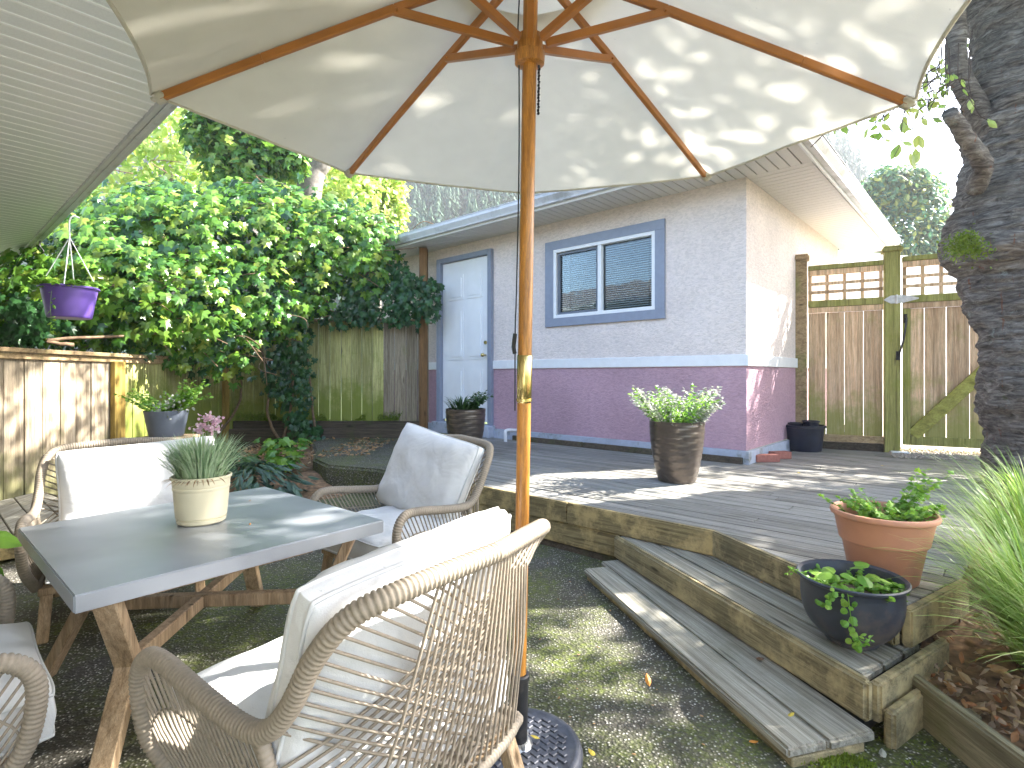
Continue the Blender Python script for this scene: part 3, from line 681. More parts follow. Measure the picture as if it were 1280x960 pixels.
obj('roof', MB().add([q[0]+Z*(EZ+.14), q[1]+Z*(EZ+.14), q[2]+Z*(EZ+1.5), q[3]+Z*(EZ+1.5), q[0]+Z*(EZ+.12), q[1]+Z*(EZ+.12), q[2]+Z*(EZ+.12), q[3]+Z*(EZ+.12)],
    [(0, 1, 2, 3), (4, 7, 6, 5), (0, 4, 5, 1), (1, 5, 6, 2), (2, 6, 7, 3), (3, 7, 4, 0)]), M['roof'], house)
obj('wall', MB().box(eP+U*((hU0+hU1)/2)-V*2.72+Z*1.32, (hU1-hU0, .15, 2.64), U, V), M['housewall'], house)

# ------------------------------------------------------------------ umbrella
F0 = Vector((.02, 1.72, 0)); nA = Vector((.01434, -.0844, 1)).normalized(); yaw = -.0188; UR = 1.091; UH = .379; LA = 2.382; LH = 2.119
e1 = (Vector((1, 0, 0))-nA*nA.x).normalized(); e2 = nA.cross(e1)
apex = F0+nA*LA
um = thing('patio_umbrella', 'large cream canvas market umbrella on a varnished wooden pole', 'umbrella', F0)
def Upt(r, a, extra=0.0):
    """point on the canopy cone; r 0..1, a angle"""
    h = UH*(r**1.06)
    return apex-nA*(h-extra)+(e1*math.cos(a)+e2*math.sin(a))*UR*r
def canopy_panel(k, r0, r1, lift, nr=14, nt=12, sag=.022):
    mb = MB(); a0 = yaw+k*PI/4
    for i in range(nr+1):
        r = r0+(r1-r0)*i/nr
        for j in range(nt+1):
            t = j/nt; p = Upt(r, a0).lerp(Upt(r, a0+PI/4), t); b = 4*t*(1-t)
            inw = (apex-nA*UH*(r**1.06))-p
            p = p+inw*(.045*b*(r**4 if lift == 0 else 1))+nA*(-sag*b*r*1.2*(1-.35*r)+lift+.004*vnoise(p, 5)*b)
            mb.v.append(tuple(p))
    mb.f = [(i*(nt+1)+j, (i+1)*(nt+1)+j, (i+1)*(nt+1)+j+1, i*(nt+1)+j+1) for i in range(nr) for j in range(nt)]
    return mb
for k in range(8):
    a0 = yaw+k*PI/4
    pn = obj('canopy_panel', canopy_panel(k, .17, 1.0, 0), M['canvas'], um, smooth=True)
    mbp = canopy_panel(k, .17, 1.0, 0); hem = [Vector(mbp.v[14*13+j]) for j in range(13)]
    obj('hem', MB().tube(hem, .0045, 6), M['canvas'], pn, smooth=True)
    obj('vent_panel', canopy_panel(k, .0, .245, .035, 5, 6, .012), M['canvas'], um, smooth=True)
    # rib under the canvas
    a = Upt(.03, a0)-nA*.016; b = Upt(.985, a0)-nA*.018
    rp = [Upt(r, a0)-nA*.017 for r in (.03, .35, .7, .975)]
    rb = MB()
    for i in range(3): rb.bar(rp[i], rp[i+1]+(rp[i+1]-rp[i]).normalized()*.002, .017, .024, nA)
    obj('rib', rb, M['ribwood'], um, bevel=.003)
    tip = Upt(.985, a0)-nA*.017; od = (Upt(1, a0)-Upt(.9, a0)).normalized()
    obj('rib_pocket', MB().bar(tip-od*.035, tip+od*.014, .040, .032, nA), M['canvas'], um, bevel=.012, seg=3, smooth=True)
    # strut from the runner hub to the rib
    hubp = F0+nA*(LH+.03)+(e1*math.cos(a0)+e2*math.sin(a0))*.045
    rj = Upt(.345, a0)-nA*.026
    stt = MB(); side = nA.cross((rj-hubp).normalized()).normalized(); ex = (rj-hubp).normalized()*.016
    stt.bar(hubp, rj+ex, .018, .022, nA); stt.tube([rj-side*.016, rj+side*.016], .004, 8)
    obj('strut', stt, M['ribwood'], um, bevel=.002)
def axpt(l): return F0+nA*l
obj('pole', MB().tube([axpt(.06), axpt(1.18)], .0205, 24), M['umbwood'], um, smooth=True, autosmooth=50)
obj('pole', MB().tube([axpt(1.18), axpt(LA-.01)], .0205, 24), M['umbwood'], um, smooth=True, autosmooth=50)
obj('brass_sleeve', MB().tube([axpt(1.125), axpt(1.127), axpt(1.265), axpt(1.267)], [.021, .0225, .0225, .021], 24).tube([axpt(1.13), axpt(1.137)], .0235, 24), M['brass'], um, smooth=True, autosmooth=40)
hb_ = MB(); hb_.tube([axpt(LH-.03), axpt(LH-.026), axpt(LH+.004), axpt(LH+.006), axpt(LH+.05), axpt(LH+.053)], [.036, .042, .043, .036, .036, .03], 24)
obj('runner_hub', hb_, M['umbwood'], um, smooth=True, autosmooth=35)
obj('top_hub', MB().tube([axpt(LA-.06), axpt(LA-.055), axpt(LA-.01)], [.035, .042, .042], 24), M['umbwood'], um, smooth=True, autosmooth=35)
obj('finial', MB().tube([axpt(LA+.03), axpt(LA+.05), axpt(LA+.07), axpt(LA+.10), axpt(LA+.115)], [.03, .012, .022, .022, .004], 16), M['umbwood'], um, smooth=True)
rt = e1*1.0; fw = -e2
chn = MB()
for i in range(16): chn.tube([axpt(LH-.035-i*.0085)+rt*.026+fw*.012+rt*.002*(i % 2), axpt(LH-.041-i*.0085)+rt*.026+fw*.012], .0035, 6)
obj('pin_chain', chn, M['blackmetal'], um)
cd = smooth_path([axpt(LA-.06)-rt*.03, axpt(LH+.05)-rt*.035, axpt(LH-.04)-rt*.03, axpt(1.8)-rt*.026, axpt(1.45)-rt*.028, axpt(1.34)-rt*.03, axpt(1.10)-rt*.027], 5)
obj('cord', MB().tube(cd, .0022, 5).tube([axpt(1.33)-rt*.03, axpt(1.29)-rt*.034, axpt(1.27)-rt*.03], .006, 6), M['dark'], um)

ub = thing('umbrella_base', 'round black umbrella base with block pattern, under the umbrella pole', 'umbrella base', (F0.x, F0.y, 0))
bc = (F0.x, F0.y, 0)
obj('disc', MB().lathe([(.0, .0), (.197, .0), (.203, .006), (.203, .02), (.196, .034), (.186, .038), (.178, .036), (.172, .031), (.10, .036), (.0, .04)], 64, bc), M['basecast'], ub, smooth=True, autosmooth=50)
blk = None
for ci in range(-9, 10):
    for cj in range(-9, 10):
        # herringbone: alternate groups of blocks at right angles
        cxp = ci*.036+(.018 if cj % 2 else 0); cyp = cj*.022
        rot = ((ci+cj) % 2)
        rr = math.hypot(cxp, cyp)
        if rr > .158 or rr < .05: continue
        if blk is None: blk = MB().box((0, 0, 0), (.031, .0155, .006)).mesh('block', bevel=.002)
        b_ = obj('block', blk, M['basecast'], ub); b_.location = (F0.x+cxp*.7+cyp*.7, F0.y+cxp*-.7+cyp*.7, .040-.03*rr); b_.rotation_euler = (0, 0, -PI/4+(PI/2 if rot else 0))
        if rot: b_.scale = (.62, 1.2, 1)
obj('tube', MB().tube([axpt(.035), axpt(.26)], .0275, 28).tube([axpt(.255), axpt(.262), axpt(.272), axpt(.276)], [.029, .0315, .0315, .028], 28), M['blacktube'], ub, smooth=True, autosmooth=40)
obj('collar', MB().tube([axpt(.034), axpt(.04), axpt(.052), axpt(.056)], [.044, .045, .036, .029], 28), M['steel'], ub, smooth=True, autosmooth=40)
for k in range(3):
    a = k*2*PI/3+.9; p = F0+Vector((math.cos(a)*.042, math.sin(a)*.042, .045)); obj('bolt', MB().tube([p, p+Z*.012], .007, 6), M['steel'], ub)

# ------------------------------------------------------------------ table
TZ = .60
tc = [at_z(92, 745, TZ), at_z(480, 650, TZ), at_z(331, 608, TZ), at_z(22, 660, TZ)]
tcen = sum(tc, Vector())/4; tcen.z = 0
tab = thing('patio_table', 'square grey metal topped table with crossed wooden base', 'table', tcen)
tp = MB().prism([(c.x, c.y) for c in tc], TZ-.052, TZ)
obj('tabletop', tp, M['zinc'], tab, bevel=.004, seg=2)
legs = []
for i, c in enumerate(tc):
    d = (tcen-c); d.z = 0; d.normalize()
    sd = Vector((-d.y, d.x, 0))
    top = Vector((c.x, c.y, 0))+d*.13+Z*(TZ-.055); node = Vector((c.x, c.y, 0))+d*.245+Z*.29; foot = Vector((c.x, c.y, 0))+d*.10
    legs.append(node)
    lg = MB(); lg.bar(top, node-Z*.004, .072, .040, d); lg.bar(node-Z*.002, foot, .068, .038, d)
    obj('leg', lg, M['teak'], tab, bevel=.004)
for i in (0, 1):
    a, b = legs[i], legs[i+2]; d = (b-a).normalized()
    obj('stretcher', MB().bar(a+d*.02-Z*.0, b-d*.02, .042, .05-.0*i+(.0 if i else .0)), M['teak'], tab, bevel=.004).location.z = (.003 if i else -.001)
for i in range(4):
    a = Vector((tc[i].x, tc[i].y, 0)).lerp(tcen, .34); b = Vector((tc[(i+1) % 4].x, tc[(i+1) % 4].y, 0)).lerp(tcen, .34)
    d = (b-a).normalized(); obj('apron', MB().bar(a+d*.05+Z*(TZ-.085), b-d*.05+Z*(TZ-.085), .02, .055), M['teak'], tab, bevel=.003)

# ------------------------------------------------------------------ chairs
def pillow(wd, ht, th, n=26, seed=0, p=4.0, wr=.004, box=.4):
    """plump boxed cushion in the local xz plane (x width, z height), thickness along y"""
    mb = MB()
    for side in (1, -1):
        for j in range(n+1):
            for i in range(n+1):
                a = 2*i/n-1; b = 2*j/n-1
                a_, b_ = math.copysign(abs(math.sin(a*PI/2))**.9, a), math.copysign(abs(math.sin(b*PI/2))**.9, b)
                t = max(0, (1-abs(a_)**p))**.5*max(0, (1-abs(b_)**p))**.5
                pin = 1-.05*(1-abs(a_)**2)*(abs(b_)**2); pin2 = 1-.05*(1-abs(b_)**2)*(abs(a_)**2)
                cr = 1-.05*(abs(a_)*abs(b_))**5
                x = a_*wd/2*pin2*cr; z = b_*ht/2*pin*cr
                edge = (1-abs(a_)**8)*(1-abs(b_)**8)
                t = box+(1-box)*t
                y = side*(th/2*t*(.86+.14*math.cos(a*1.4)*math.cos(b*1.4)))+edge*wr*(vnoise((x+seed, z, side), 9)*2+2*vnoise((x, z+seed, side*3), 3.5)+1.2*vnoise((x*3+seed, z, side), 12))
                mb.v.append((x, y, z))
    m = n+1; o_ = m*m
    for j in range(n):
        for i in range(n):
            q = (j*m+i, j*m+i+1, (j+1)*m+i+1, (j+1)*m+i)
            mb.f.append(q); mb.f.append(tuple(k+o_ for k in q)[::-1])
    ring = [j for j in range(n)]+[n+j*m for j in range(n)]+[n*m+n-j for j in range(n)]+[(n-j)*m for j in range(n)]
    # bulging side gusset
    mids = []
    for k in ring:
        a, b = Vector(mb.v[k]), Vector(mb.v[k+o_]); c = (a+b)/2; mids.append(c*1.022)
    m0 = len(mb.v); mb.v += [tuple(c) for c in mids]; R2 = len(ring)
    for k in range(R2):
        a, b = ring[k], ring[(k+1) % R2]; ma, mb_ = m0+k, m0+(k+1) % R2
        mb.f.append((a, ma, mb_, b)); mb.f.append((ma, a+o_, b+o_, mb_))
    return mb, [Vector(mb.v[k]) for k in ring]+[Vector(mb.v[ring[0]])], [Vector(mb.v[k+o_]) for k in ring]+[Vector(mb.v[ring[0]+o_])]
def wrapped(path, r, wrap=.0115, n=12):
    pts = resample(path, wrap/4); rr = [r*(.83, .97, 1.0, .97)[i % 4] for i in range(len(pts))]
    return pts, rr
RIM = [(.335, .30, .235), (.372, .345, .33), (.385, .36, .46), (.385, .325, .525), (.383, .25, .540), (.382, .05, .515), (.378, -.08, .502), (.372, -.155, .520), (.366, -.215, .585), (.360, -.275, .685), (.335, -.335, .762), (.26, -.385, .797), (0, -.430, .812)]
def rim_path():
    h = smooth_path(RIM, 10); return h+[Vector((-p.x, p.y, p.z)) for p in h[::-1][1:]]
def make_chair(label):
    t = thing('rope_armchair', label, 'armchair', (0, 0, 0), 0, 'rope armchairs around the table')
    rp = rim_path(); pts, rr = wrapped(rp, .0225)
    mb = MB(); mb.tube(pts, rr, 12); obj('rim', mb, M['rope'], t, smooth=True, local=True)
    for s in (-1, 1):
        pp_ = smooth_path([(s*.372, -.125, .505), (s*.362, -.15, .42), (s*.330, -.19, .30), (s*.315, -.21, .235)], 8)
        a, b = wrapped(pp_, .0155); obj('rear_post', MB().tube(a, b, 10), M['rope'], t, smooth=True, local=True)
    # seat frame: wrapped ring plus wooden rails and legs
    ring = [(.335, .30, .235), (.315, -.215, .235), (.26, -.30, .235), (0, -.32, .235), (-.26, -.30, .235), (-.315, -.215, .235), (-.335, .30, .235)]
    a, b = wrapped(smooth_path(ring, 10), .015); obj('seat_frame', MB().tube(a, b, 10), M['rope'], t, smooth=True, local=True)
    fr_ = MB(); fr_.bar((-.33, .31, .225), (.33, .31, .225), .045, .035); 
    for s in (-1, 1): fr_.bar((s*.315, .288, .215), (s*.285, -.26, .215), .038, .032)
    fr_.bar((-.27, -.27, .214), (.27, -.27, .214), .036, .032)
    obj('seat_rail', fr_, M['teak'], t, bevel=.004, local=True)
    for s in (-1, 1):
        obj('leg', MB().bar((s*.30, .30, .215), (s*.315, .335, .0), .045, .040, Vector((0, 1, 0))), M['teak'], t, bevel=.004, local=True)
        obj('leg', MB().bar((s*.275, -.25, .215), (s*.30, -.315, .0), .045, .040, Vector((0, 1, 0))), M['teak'], t, bevel=.004, local=True)
    # seat strap bed under the cushion
    obj('seat_base', MB().box((0, 0, .228), (.60, .55, .014)), M['rope'], t, local=True)
    half = smooth_path(RIM, 10)
    def on(path, f):
        x = f*(len(path)-1); i = int(x); return path[i].lerp(path[min(i+1, len(path)-1)], x-i)
    rg = .0036
    for s in (-1, 1):
        m = lambda p: Vector((s*p.x, p.y, p.z))
        mb = MB(); fr0 = [Vector((.335, .295, .24)), Vector((.315, -.21, .24))]
        nst = 25
        arm = [p for p in half if p.y > -.13 and p.z > .50 or (p.y > .30 and p.z > .36)]
        arm = resample(arm, .005)
        for i in range(nst):
            f = i/(nst-1); a_ = arm[int((.02+.97*f)*(len(arm)-1))]; b_ = fr0[0].lerp(fr0[1], f**.95)
            mid_ = a_.lerp(b_, .5)+Vector((.006, 0, 0)); mb.tube([m(a_), m(mid_), m(b_)], rg, 5, False)
        # two binding cords across the strands
        for f in (.36,):
            ln = [m(arm[int((.05+.9*g/10)*(len(arm)-1))].lerp(fr0[0].lerp(fr0[1], g/10), f+.05*g/10)+Vector((.004, 0, 0))) for g in range(11)]
            mb.tube(ln, rg*.9, 5, False)
        obj('arm_ropes', mb, M['rope'], t, smooth=True, local=True)
    # back: uprights and two crossing fans
    mb = MB(); top = [p for p in half if p.y < -.40]; top = top+[Vector((-p.x, p.y, p.z)) for p in top[::-1][1:]]
    top = resample(top, .004)
    backf = resample(smooth_path([(.315, -.215, .24), (.26, -.30, .24), (0, -.32, .24), (-.26, -.30, .24), (-.315, -.215, .24)], 10), .004)
    nb = 22
    for i in range(nb):
        f = i/(nb-1); a_ = top[int((.02+.96*f)*(len(top)-1))]; b_ = backf[int((.10+.80*f)*(len(backf)-1))]
        mid_ = a_.lerp(b_, .5)+Vector((0, -.012, 0)); mb.tube([a_, mid_, b_], rg, 5, False)
    obj('back_ropes', mb, M['rope'], t, smooth=True, local=True)
    for s in (-1, 1):
        ear = resample([p for p in half if -.41 < p.y < -.14 and p.z > .5], .004); mb = MB()
        ne = 16
        for i in range(ne):
            f = i/(ne-1); a_ = ear[int((.03+.94*f)*(len(ear)-1))]
            # other end: from the far rear post down and along the back seat frame
            if f > .45: g = (f-.45)/.55; b_ = Vector((-.362, -.15, .43)).lerp(Vector((-.318, -.208, .26)), 1-g)
            else: b_ = Vector((-.318, -.212, .245)).lerp(Vector((-.10, -.318, .243)), 1-f/.45)
            a_ = Vector((s*a_.x, a_.y, a_.z)); b_ = Vector((s*b_.x, b_.y, b_.z))
            bow = -.062 if f > .45 else -.075
            pts_ = [a_.lerp(b_, g)+Vector((0, bow*(4*g*(1-g))**.8*(1 if s > 0 else .92)-.006*s, 0)) for g in (0, .14, .3, .5, .7, .86, 1)]
            mb.tube(pts_, rg, 5, False)
        obj('back_ropes', mb, M['rope'], t, smooth=True, local=True)
    # cushions
    sm_, ra_, rb_ = pillow(.62, .68, .18, seed=3, p=7, wr=.007, box=.66)
    rotm = Matrix.Rotation(-PI/2, 3, 'X'); sh_ = Vector((0, .075, .335))
    sm_.v = [tuple(rotm @ Vector(v)+sh_) for v in sm_.v]
    sc_ = obj('seat_cushion', sm_, M['cushion'], t, smooth=True, local=True)
    for r_ in (ra_, rb_): obj('piping', MB().tube([rotm @ (p*1.003)+sh_ for p in r_], .0045, 6), M['piping'], sc_, smooth=True, local=True)
    bm_, ra_, rb_ = pillow(.68, .53, .21, seed=9, p=3.4, wr=.010, box=.24)
    bc_ = obj('back_cushion', bm_, M['cushion'], t, smooth=True, local=True); bc_.location = (0, -.20, .60); bc_.rotation_euler = (R_(20), 0, 0)
    for r_ in (ra_, rb_): obj('piping', MB().tube([p*1.004 for p in r_], .005, 6), M['piping'], bc_, smooth=True, local=True)
    return t
def face(fx, fy): return math.atan2(fy, fx)-PI/2
chA = make_chair('nearest rope armchair, its woven back turned to the viewer, beside the umbrella pole')
chA.location = (-.39, 1.44, 0); chA.rotation_euler = (0, 0, face(-.83, .55))
def cushion_of(ch): return [c for c in bpy.data.objects if c.parent == ch and c.name.startswith('back_cushion')][0]
chB = copy_thing(chA, (-.60, 3.08, 0), face(-.65, -.76), 'rope armchair between the table and the deck, its white back cushion in shade')
chC = copy_thing(chA, (-2.06, 2.90, 0), face(.60, -.80), 'rope armchair behind the table by the left fence, its white cushion in bright sun')
chE = copy_thing(chA, (-1.66, 1.30, 0), face(.69, .73), 'rope armchair cut off by the bottom left corner, only arm and seat cushion showing')
c_ = cushion_of(chB); c_.location = (.05, -.20, .605); c_.rotation_euler = (R_(22), R_(-9), 0)
c_ = cushion_of(chC); c_.scale = (1.14, 1, 1); c_.location = (-.09, -.205, .555); c_.rotation_euler = (R_(16), R_(3), 0)
c_ = cushion_of(chA); c_.location = (-.025, -.160, .565); c_.rotation_euler = (R_(20), R_(-2), 0)

# ------------------------------------------------------------------ fences on the left
FX = -4.33
lf = thing('side_fence', 'sun dappled cedar board fence along the left, grey brown boards', 'fence', (FX, 6, 0))
y = 1.2; i = 0; PW = .205
while y < 8.25:
    wd = PW*random.uniform(.92, 1.06); pc = y+wd/2
    zb = .06+.03*random.random()
    obj('board', MB().box((FX-.012+random.uniform(-.004, .004), pc, (zb+1.40)/2), (.020, wd-.010, 1.40-zb)), M['fence'] if y < 5.95 else M['fence_moss'], lf, bevel=.002)
    y += wd
obj('rail', MB().box((FX+.02, 4.7, 1.425), (.085, 7.1, .04)), M['railw'], lf, bevel=.004)
obj('rail', MB().box((FX+.012, 4.7, 1.375), (.03, 7.1, .055)), M['railw'], lf, bevel=.004)
obj('rail', MB().box((FX-.045, 4.7, .35), (.04, 7.1, .09)), M['railw'], lf, bevel=.004)
for yy in (3.4, 5.93, 8.18):
    obj('post', MB().box((FX+.035, yy, .68), (.055, .16, 1.355)), M['post'], lf, bevel=.004)
# left platform
plat = thing('low_platform', 'low wooden platform of yellowish boards beside the left fence', 'platform', (-3.8, 3.6, 0))
pf = at_z(0, 700, 0); pf.z = 0
pl_poly = [(-4.28, 2.2), (-2.9, 3.10+.0), (-3.02, 4.2), (-3.3, 4.95), (-4.28, 5.1)]
A0_ = Vector((-3.32, 3.42, 0)); 
pl_poly = [(A0_.x-.95, A0_.y-1.05), (A0_.x+.35, A0_.y+.39), (A0_.x-.62, A0_.y+1.28), (-4.27, 4.9), (-4.27, A0_.y-1.05)]
for k in range(-12, 16):
    a = A0_+V*(k*.145); b = A0_+V*(k*.145+.137)
    p = clip(pl_poly, a, (V.x, V.y)); p = clip(p, b, (-V.x, -V.y)) if p else p
    if len(p) >= 3: obj('plank', MB().prism(p, .125, .160), M['step'], plat, bevel=.004)
aa = P3(A0_.x-.95, A0_.y-1.05); bb_ = P3(A0_.x+.35, A0_.y+.39); cc_ = P3(A0_.x-.62, A0_.y+1.28)
fascia(aa, bb_, .025, .158, .034, M['fascia'], plat, out=-U)
fascia(bb_, cc_, .025, .158, .034, M['fascia'], plat, out=V)

# right part of the fence: mossy boards standing on old timbers
YF = 8.33
rf = thing('mossy_fence', 'mossy green board fence between the left fence and the garage', 'fence', (-2.8, YF, 0))
xx = FX+.06
while xx < -1.42:
    wd = .165*random.uniform(.88, 1.1)
    obj('board', MB().box((xx+wd/2, YF+random.uniform(-.005, .005), (.50+2.03)/2), (wd-.008, .02, 1.53+random.uniform(-.01, .01))), M['fence_moss'] if xx < -2.1 else M['fence'], rf, bevel=.002)
    xx += wd
obj('rail', MB().box((-2.85, YF-.03, .452), (2.95, .09, .125)), M['timber'], rf, bevel=.006)
obj('rail', MB().box((-2.85, YF-.03, 2.045), (2.95, .08, .035)), M['railw'], rf, bevel=.004)
obj('post', MB().box((-1.35, YF-.02, 1.65), (.12, .12, 3.0)), M['darkpost'], rf, bevel=.005)
obj('post', MB().box((FX+.03, YF-.05, 1.10), (.13, .13, 2.0)), M['fence_moss'], rf, bevel=.005)
tw = thing('timber_wall', 'low wall of dark old timbers under the mossy fence', 'retaining wall', (-2.8, YF-.1, 0))
for z0, z1, o1 in ((.0, .20, .0), (.205, .40, .015)):
    for x0_, x1_ in ((FX+.05, -3.05), (-3.04, -1.5)):
        obj('timber', MB().box(((x0_+x1_)/2, YF-.10+o1, (z0+z1)/2), (x1_-x0_, .11, z1-z0)), M['timber'], tw, bevel=.012, seg=2)
# moss line on the rail
ms = MB()
for k in range(7000):
    x = random.uniform(-4.2, -1.6); zz = abs(random.gauss(0, .05)); p = Vector((x, YF-.035+random.uniform(-.045, .02) if zz < .02 else YF-.014, .517+zz))
    if vnoise(p, 4) < -.12+zz*2: continue
    ms.add(*leaf_verts(OVAL, p, rv(), Z+rv(.5), random.uniform(.012, .028)))
obj('moss', ms, M['moss'], rf, kind='stuff')

# ------------------------------------------------------------------ gate and fence on the right
obj('lane', MB().add([(3.9, 7.6, .20), (9, 5.2, .20), (30, 14, .12), (16, 34, .12), (6.2, 9.6, .20)], [(0, 1, 2, 3, 4)]), M['gravel'], kind='structure')
gd = Vector((.88, -.475, 0)).normalized(); gn = Vector((-.475, -.88, 0)).normalized()   # gn faces the viewer
GA = Vector((3.55, 6.70, 0))
def GP(t, z, out=0.0): return GA+gd*t+gn*out+Z*z
def gbox(mb, t0, t1, z0, z1, out=0.0, th=.02): return mb.box((GP(t0, z0)+GP(t1, z1))/2+gn*out, (t1-t0, th, z1-z0), gd, gn)
TB = .93
nb_ = MB().box((11.5, 13.2, 1.95), (9.5, .3, 3.9), Vector((.95, .3, 0)), Vector((-.3, .95, 0)))  # pale backdrop added so the view through the lattice is bright
tag(obj('added_white_wall', nb_, M['white']), 'added white wall that brightens the lattice openings beyond the gate', 'building')
pa = thing('fence_panel', 'cedar panel with lattice top between the garage and the gate', 'fence', GA)
def gpost(t, parent, mat):
    p = obj('post', gbox(MB(), t-.075, t+.075, .30, 2.62, .0, .15), mat, parent, bevel=.006)
    cp = MB(); gbox(cp, t-.10, t+.10, 2.62, 2.66, 0, .20); gbox(cp, t-.085, t+.085, 2.66, 2.685, 0, .17); obj('post_cap', cp, mat, p, bevel=.008)
gpost(0, pa, M['railw'])
gb = thing('garden_gate', 'cedar garden gate with lattice top and green diagonal brace', 'gate', GP(TB, 0))
gpt = thing('gate_post', 'green stained gate post with flat cap carrying the white hinge', 'post', GP(TB, 0))
gpost(TB, gpt, M['gatepost'])
def lattice(parent, t0, t1, z0, z1):
    nv = max(3, int((t1-t0)/.16)); 
    for i in range(nv+1):
        t = t0+.02+(t1-t0-.04)*i/nv; obj('slat', gbox(MB(), t-.018, t+.018, z0, z1, .008, .010), M['gateboard'], parent)
    for i in range(1, 3):
        z = z0+(z1-z0)*i/3; obj('slat', gbox(MB(), t0, t1, z-.018, z+.018, .020, .010), M['gateboard'], parent)
def gpanel(parent, t0, t1, nb, zt=2.50):
    obj('rail', gbox(MB(), t0, t1, zt-.02, zt+.035, .01, .10), M['gatepost'], parent, bevel=.004)
    obj('rail', gbox(MB(), t0, t1, zt-.085, zt-.022, .02, .05), M['gateboard'], parent, bevel=.003)
    obj('rail', gbox(MB(), t0, t1, 2.03, 2.11, .025, .055), M['gatepost'], parent, bevel=.003)
    obj('rail', gbox(MB(), t0, t1, 1.965, 2.027, .02, .045), M['gateboard'], parent, bevel=.003)
    lattice(parent, t0, t1, 2.11, zt-.085)
    bw = (t1-t0)/nb
    for i in range(nb):
        a = t0+i*bw; g1 = random.choice((.004, .007, .014))
        obj('board', gbox(MB(), a+g1/2, a+bw-g1/2, .44+random.uniform(-.01, .01), 1.963, .0, .018), M['gateboard'], parent, bevel=.002)
gpanel(pa, .085, TB-.085, 4)
obj('rail', gbox(MB(), .08, TB-.08, .42, .50, .03, .05), M['railw'], pa, bevel=.004); obj('rail', gbox(MB(), .08, TB-.08, .30, .415, .01, .06), M['timber'], pa, bevel=.004)
gpanel(gb, TB+.10, TB+1.30, 6, 2.52)
obj('stile', gbox(MB(), TB+.10, TB+.17, .42, 1.962, .03, .035), M['gatepost'], gb, bevel=.003)
obj('rail', gbox(MB(), TB+.172, TB+1.3, .42, .52, .028, .035), M['gatepost'], gb, bevel=.003)
obj('brace', MB().bar(GP(TB+.19, .53, .03), GP(TB+1.22, 1.72, .03), .034, .13, up=(GP(TB+1.22, 1.72)-GP(TB+.19, .53)).cross(gn).normalized()), M['gatebrace'], gb, bevel=.004)
hg = MB(); zc = 2.07
hp = [GP(TB-.09, zc, .082), GP(TB-.02, zc+.045, .082), GP(TB+.09, zc+.045, .082), GP(TB+.24, zc+.008, .082), GP(TB+.24, zc-.008, .082), GP(TB+.09, zc-.045, .082), GP(TB-.02, zc-.045, .082)]
hg.add([p for p in hp]+[p+gn*.006 for p in hp], [tuple(range(7))[::-1], tuple(range(7, 14))]+[(i, (i+1) % 7, 7+(i+1) % 7, 7+i) for i in range(7)]); hg.tube([GP(TB+.035, zc-.05, .092), GP(TB+.035, zc+.05, .092)], .011, 8)
obj('hinge', hg, M['steel'], gb)
hd = MB(); hd.tube(smooth_path([GP(TB+.12, 1.86, .05), GP(TB+.125, 1.84, .10), GP(TB+.10, 1.62, .11), GP(TB+.06, 1.46, .10), GP(TB+.055, 1.44, .07)], 6), .010, 8); hd.tube([GP(TB+.12, 1.90, .055), GP(TB+.12, 1.80, .055)], .018, 8); hd.tube([GP(TB+.05, 1.48, .076), GP(TB+.05, 1.38, .076)], .020, 8)
obj('handle', hd, M['blackmetal'], gb)
pa2 = thing('lattice_fence', 'cedar fence with lattice top running on past the gate behind the trunk', 'fence', GP(TB+1.4, 0))
gpost(TB+1.40, pa2, M['gatepost']); gpanel(pa2, TB+1.49, TB+3.6, 11, 2.5)
tag(obj('post_bracket', gbox(MB(), TB-.02, TB+.14, .335, .352, .14, .10), M['white'], bevel=.004), 'small white board lying at the foot of the gate post', 'board')

# ------------------------------------------------------------------ pots and their plants
def pot_profile(r0, r1, h, th=.012, rim=None, soil=.06):
    pr = [(0, 0), (r0*.96, 0), (r0, .006)]
    n = 14
    for i in range(1, n): pr.append((r0+(r1-r0)*(i/n), h*i/n))
    if rim: pr += [(r1-.002, h-rim[1]), (r1+rim[0], h-rim[1]+.004), (r1+rim[0], h-.006), (r1+rim[0]-.006, h), (r1-th, h), (r1-th, h-rim[1])]
    else: pr += [(r1, h-.004), (r1-.004, h), (r1-th, h), (r1-th-.002, h-.02)]
    pr += [(r1-th-.005, h-soil), (0, h-soil+.008)]
    return pr
def pot(name, label, loc, prof, mat, wob=None, cat='plant pot', n=48):
    t = thing(name, label, cat, loc)
    k = next(i for i in range(len(prof)-1, 0, -1) if prof[i][0] > 0)
    obj('pot_body', MB().lathe(prof[:k+1], n, (0, 0, 0), wob), mat, t, smooth=True, autosmooth=40, local=True)
    obj('soil', MB().lathe([(prof[k][0]+.001, prof[k][1]+.002), (prof[k][0]*.5, prof[k][1]+.012), (0.001, prof[k][1]+.014)], 28), M['soil'], t, smooth=True, local=True)
    return t, prof[k][1]
def blade(mb, p, d, ln, wd, bend=.6, seg=6, up=1.0):
    d = Vector(d).normalized(); v = (Z*up+d*.35).normalized(); pts = [Vector(p)]; cur = v
    for i in range(seg):
        cur = (cur+(d*.6-Z*.55)*bend/seg*1.6*(i+.5)/seg*1.6).normalized(); pts.append(pts[-1]+cur*ln/seg)
    sd = d.cross(Z).normalized(); sd = (sd+rv(.25)).normalized(); vs = []
    for i, q in enumerate(pts):
        ww = wd*(1-(i/seg)**2.2)*.5+.0003; vs += [q-sd*ww, q+sd*ww]
    mb.add(vs, [(2*i, 2*i+1, 2*i+3, 2*i+2) for i in range(seg)])
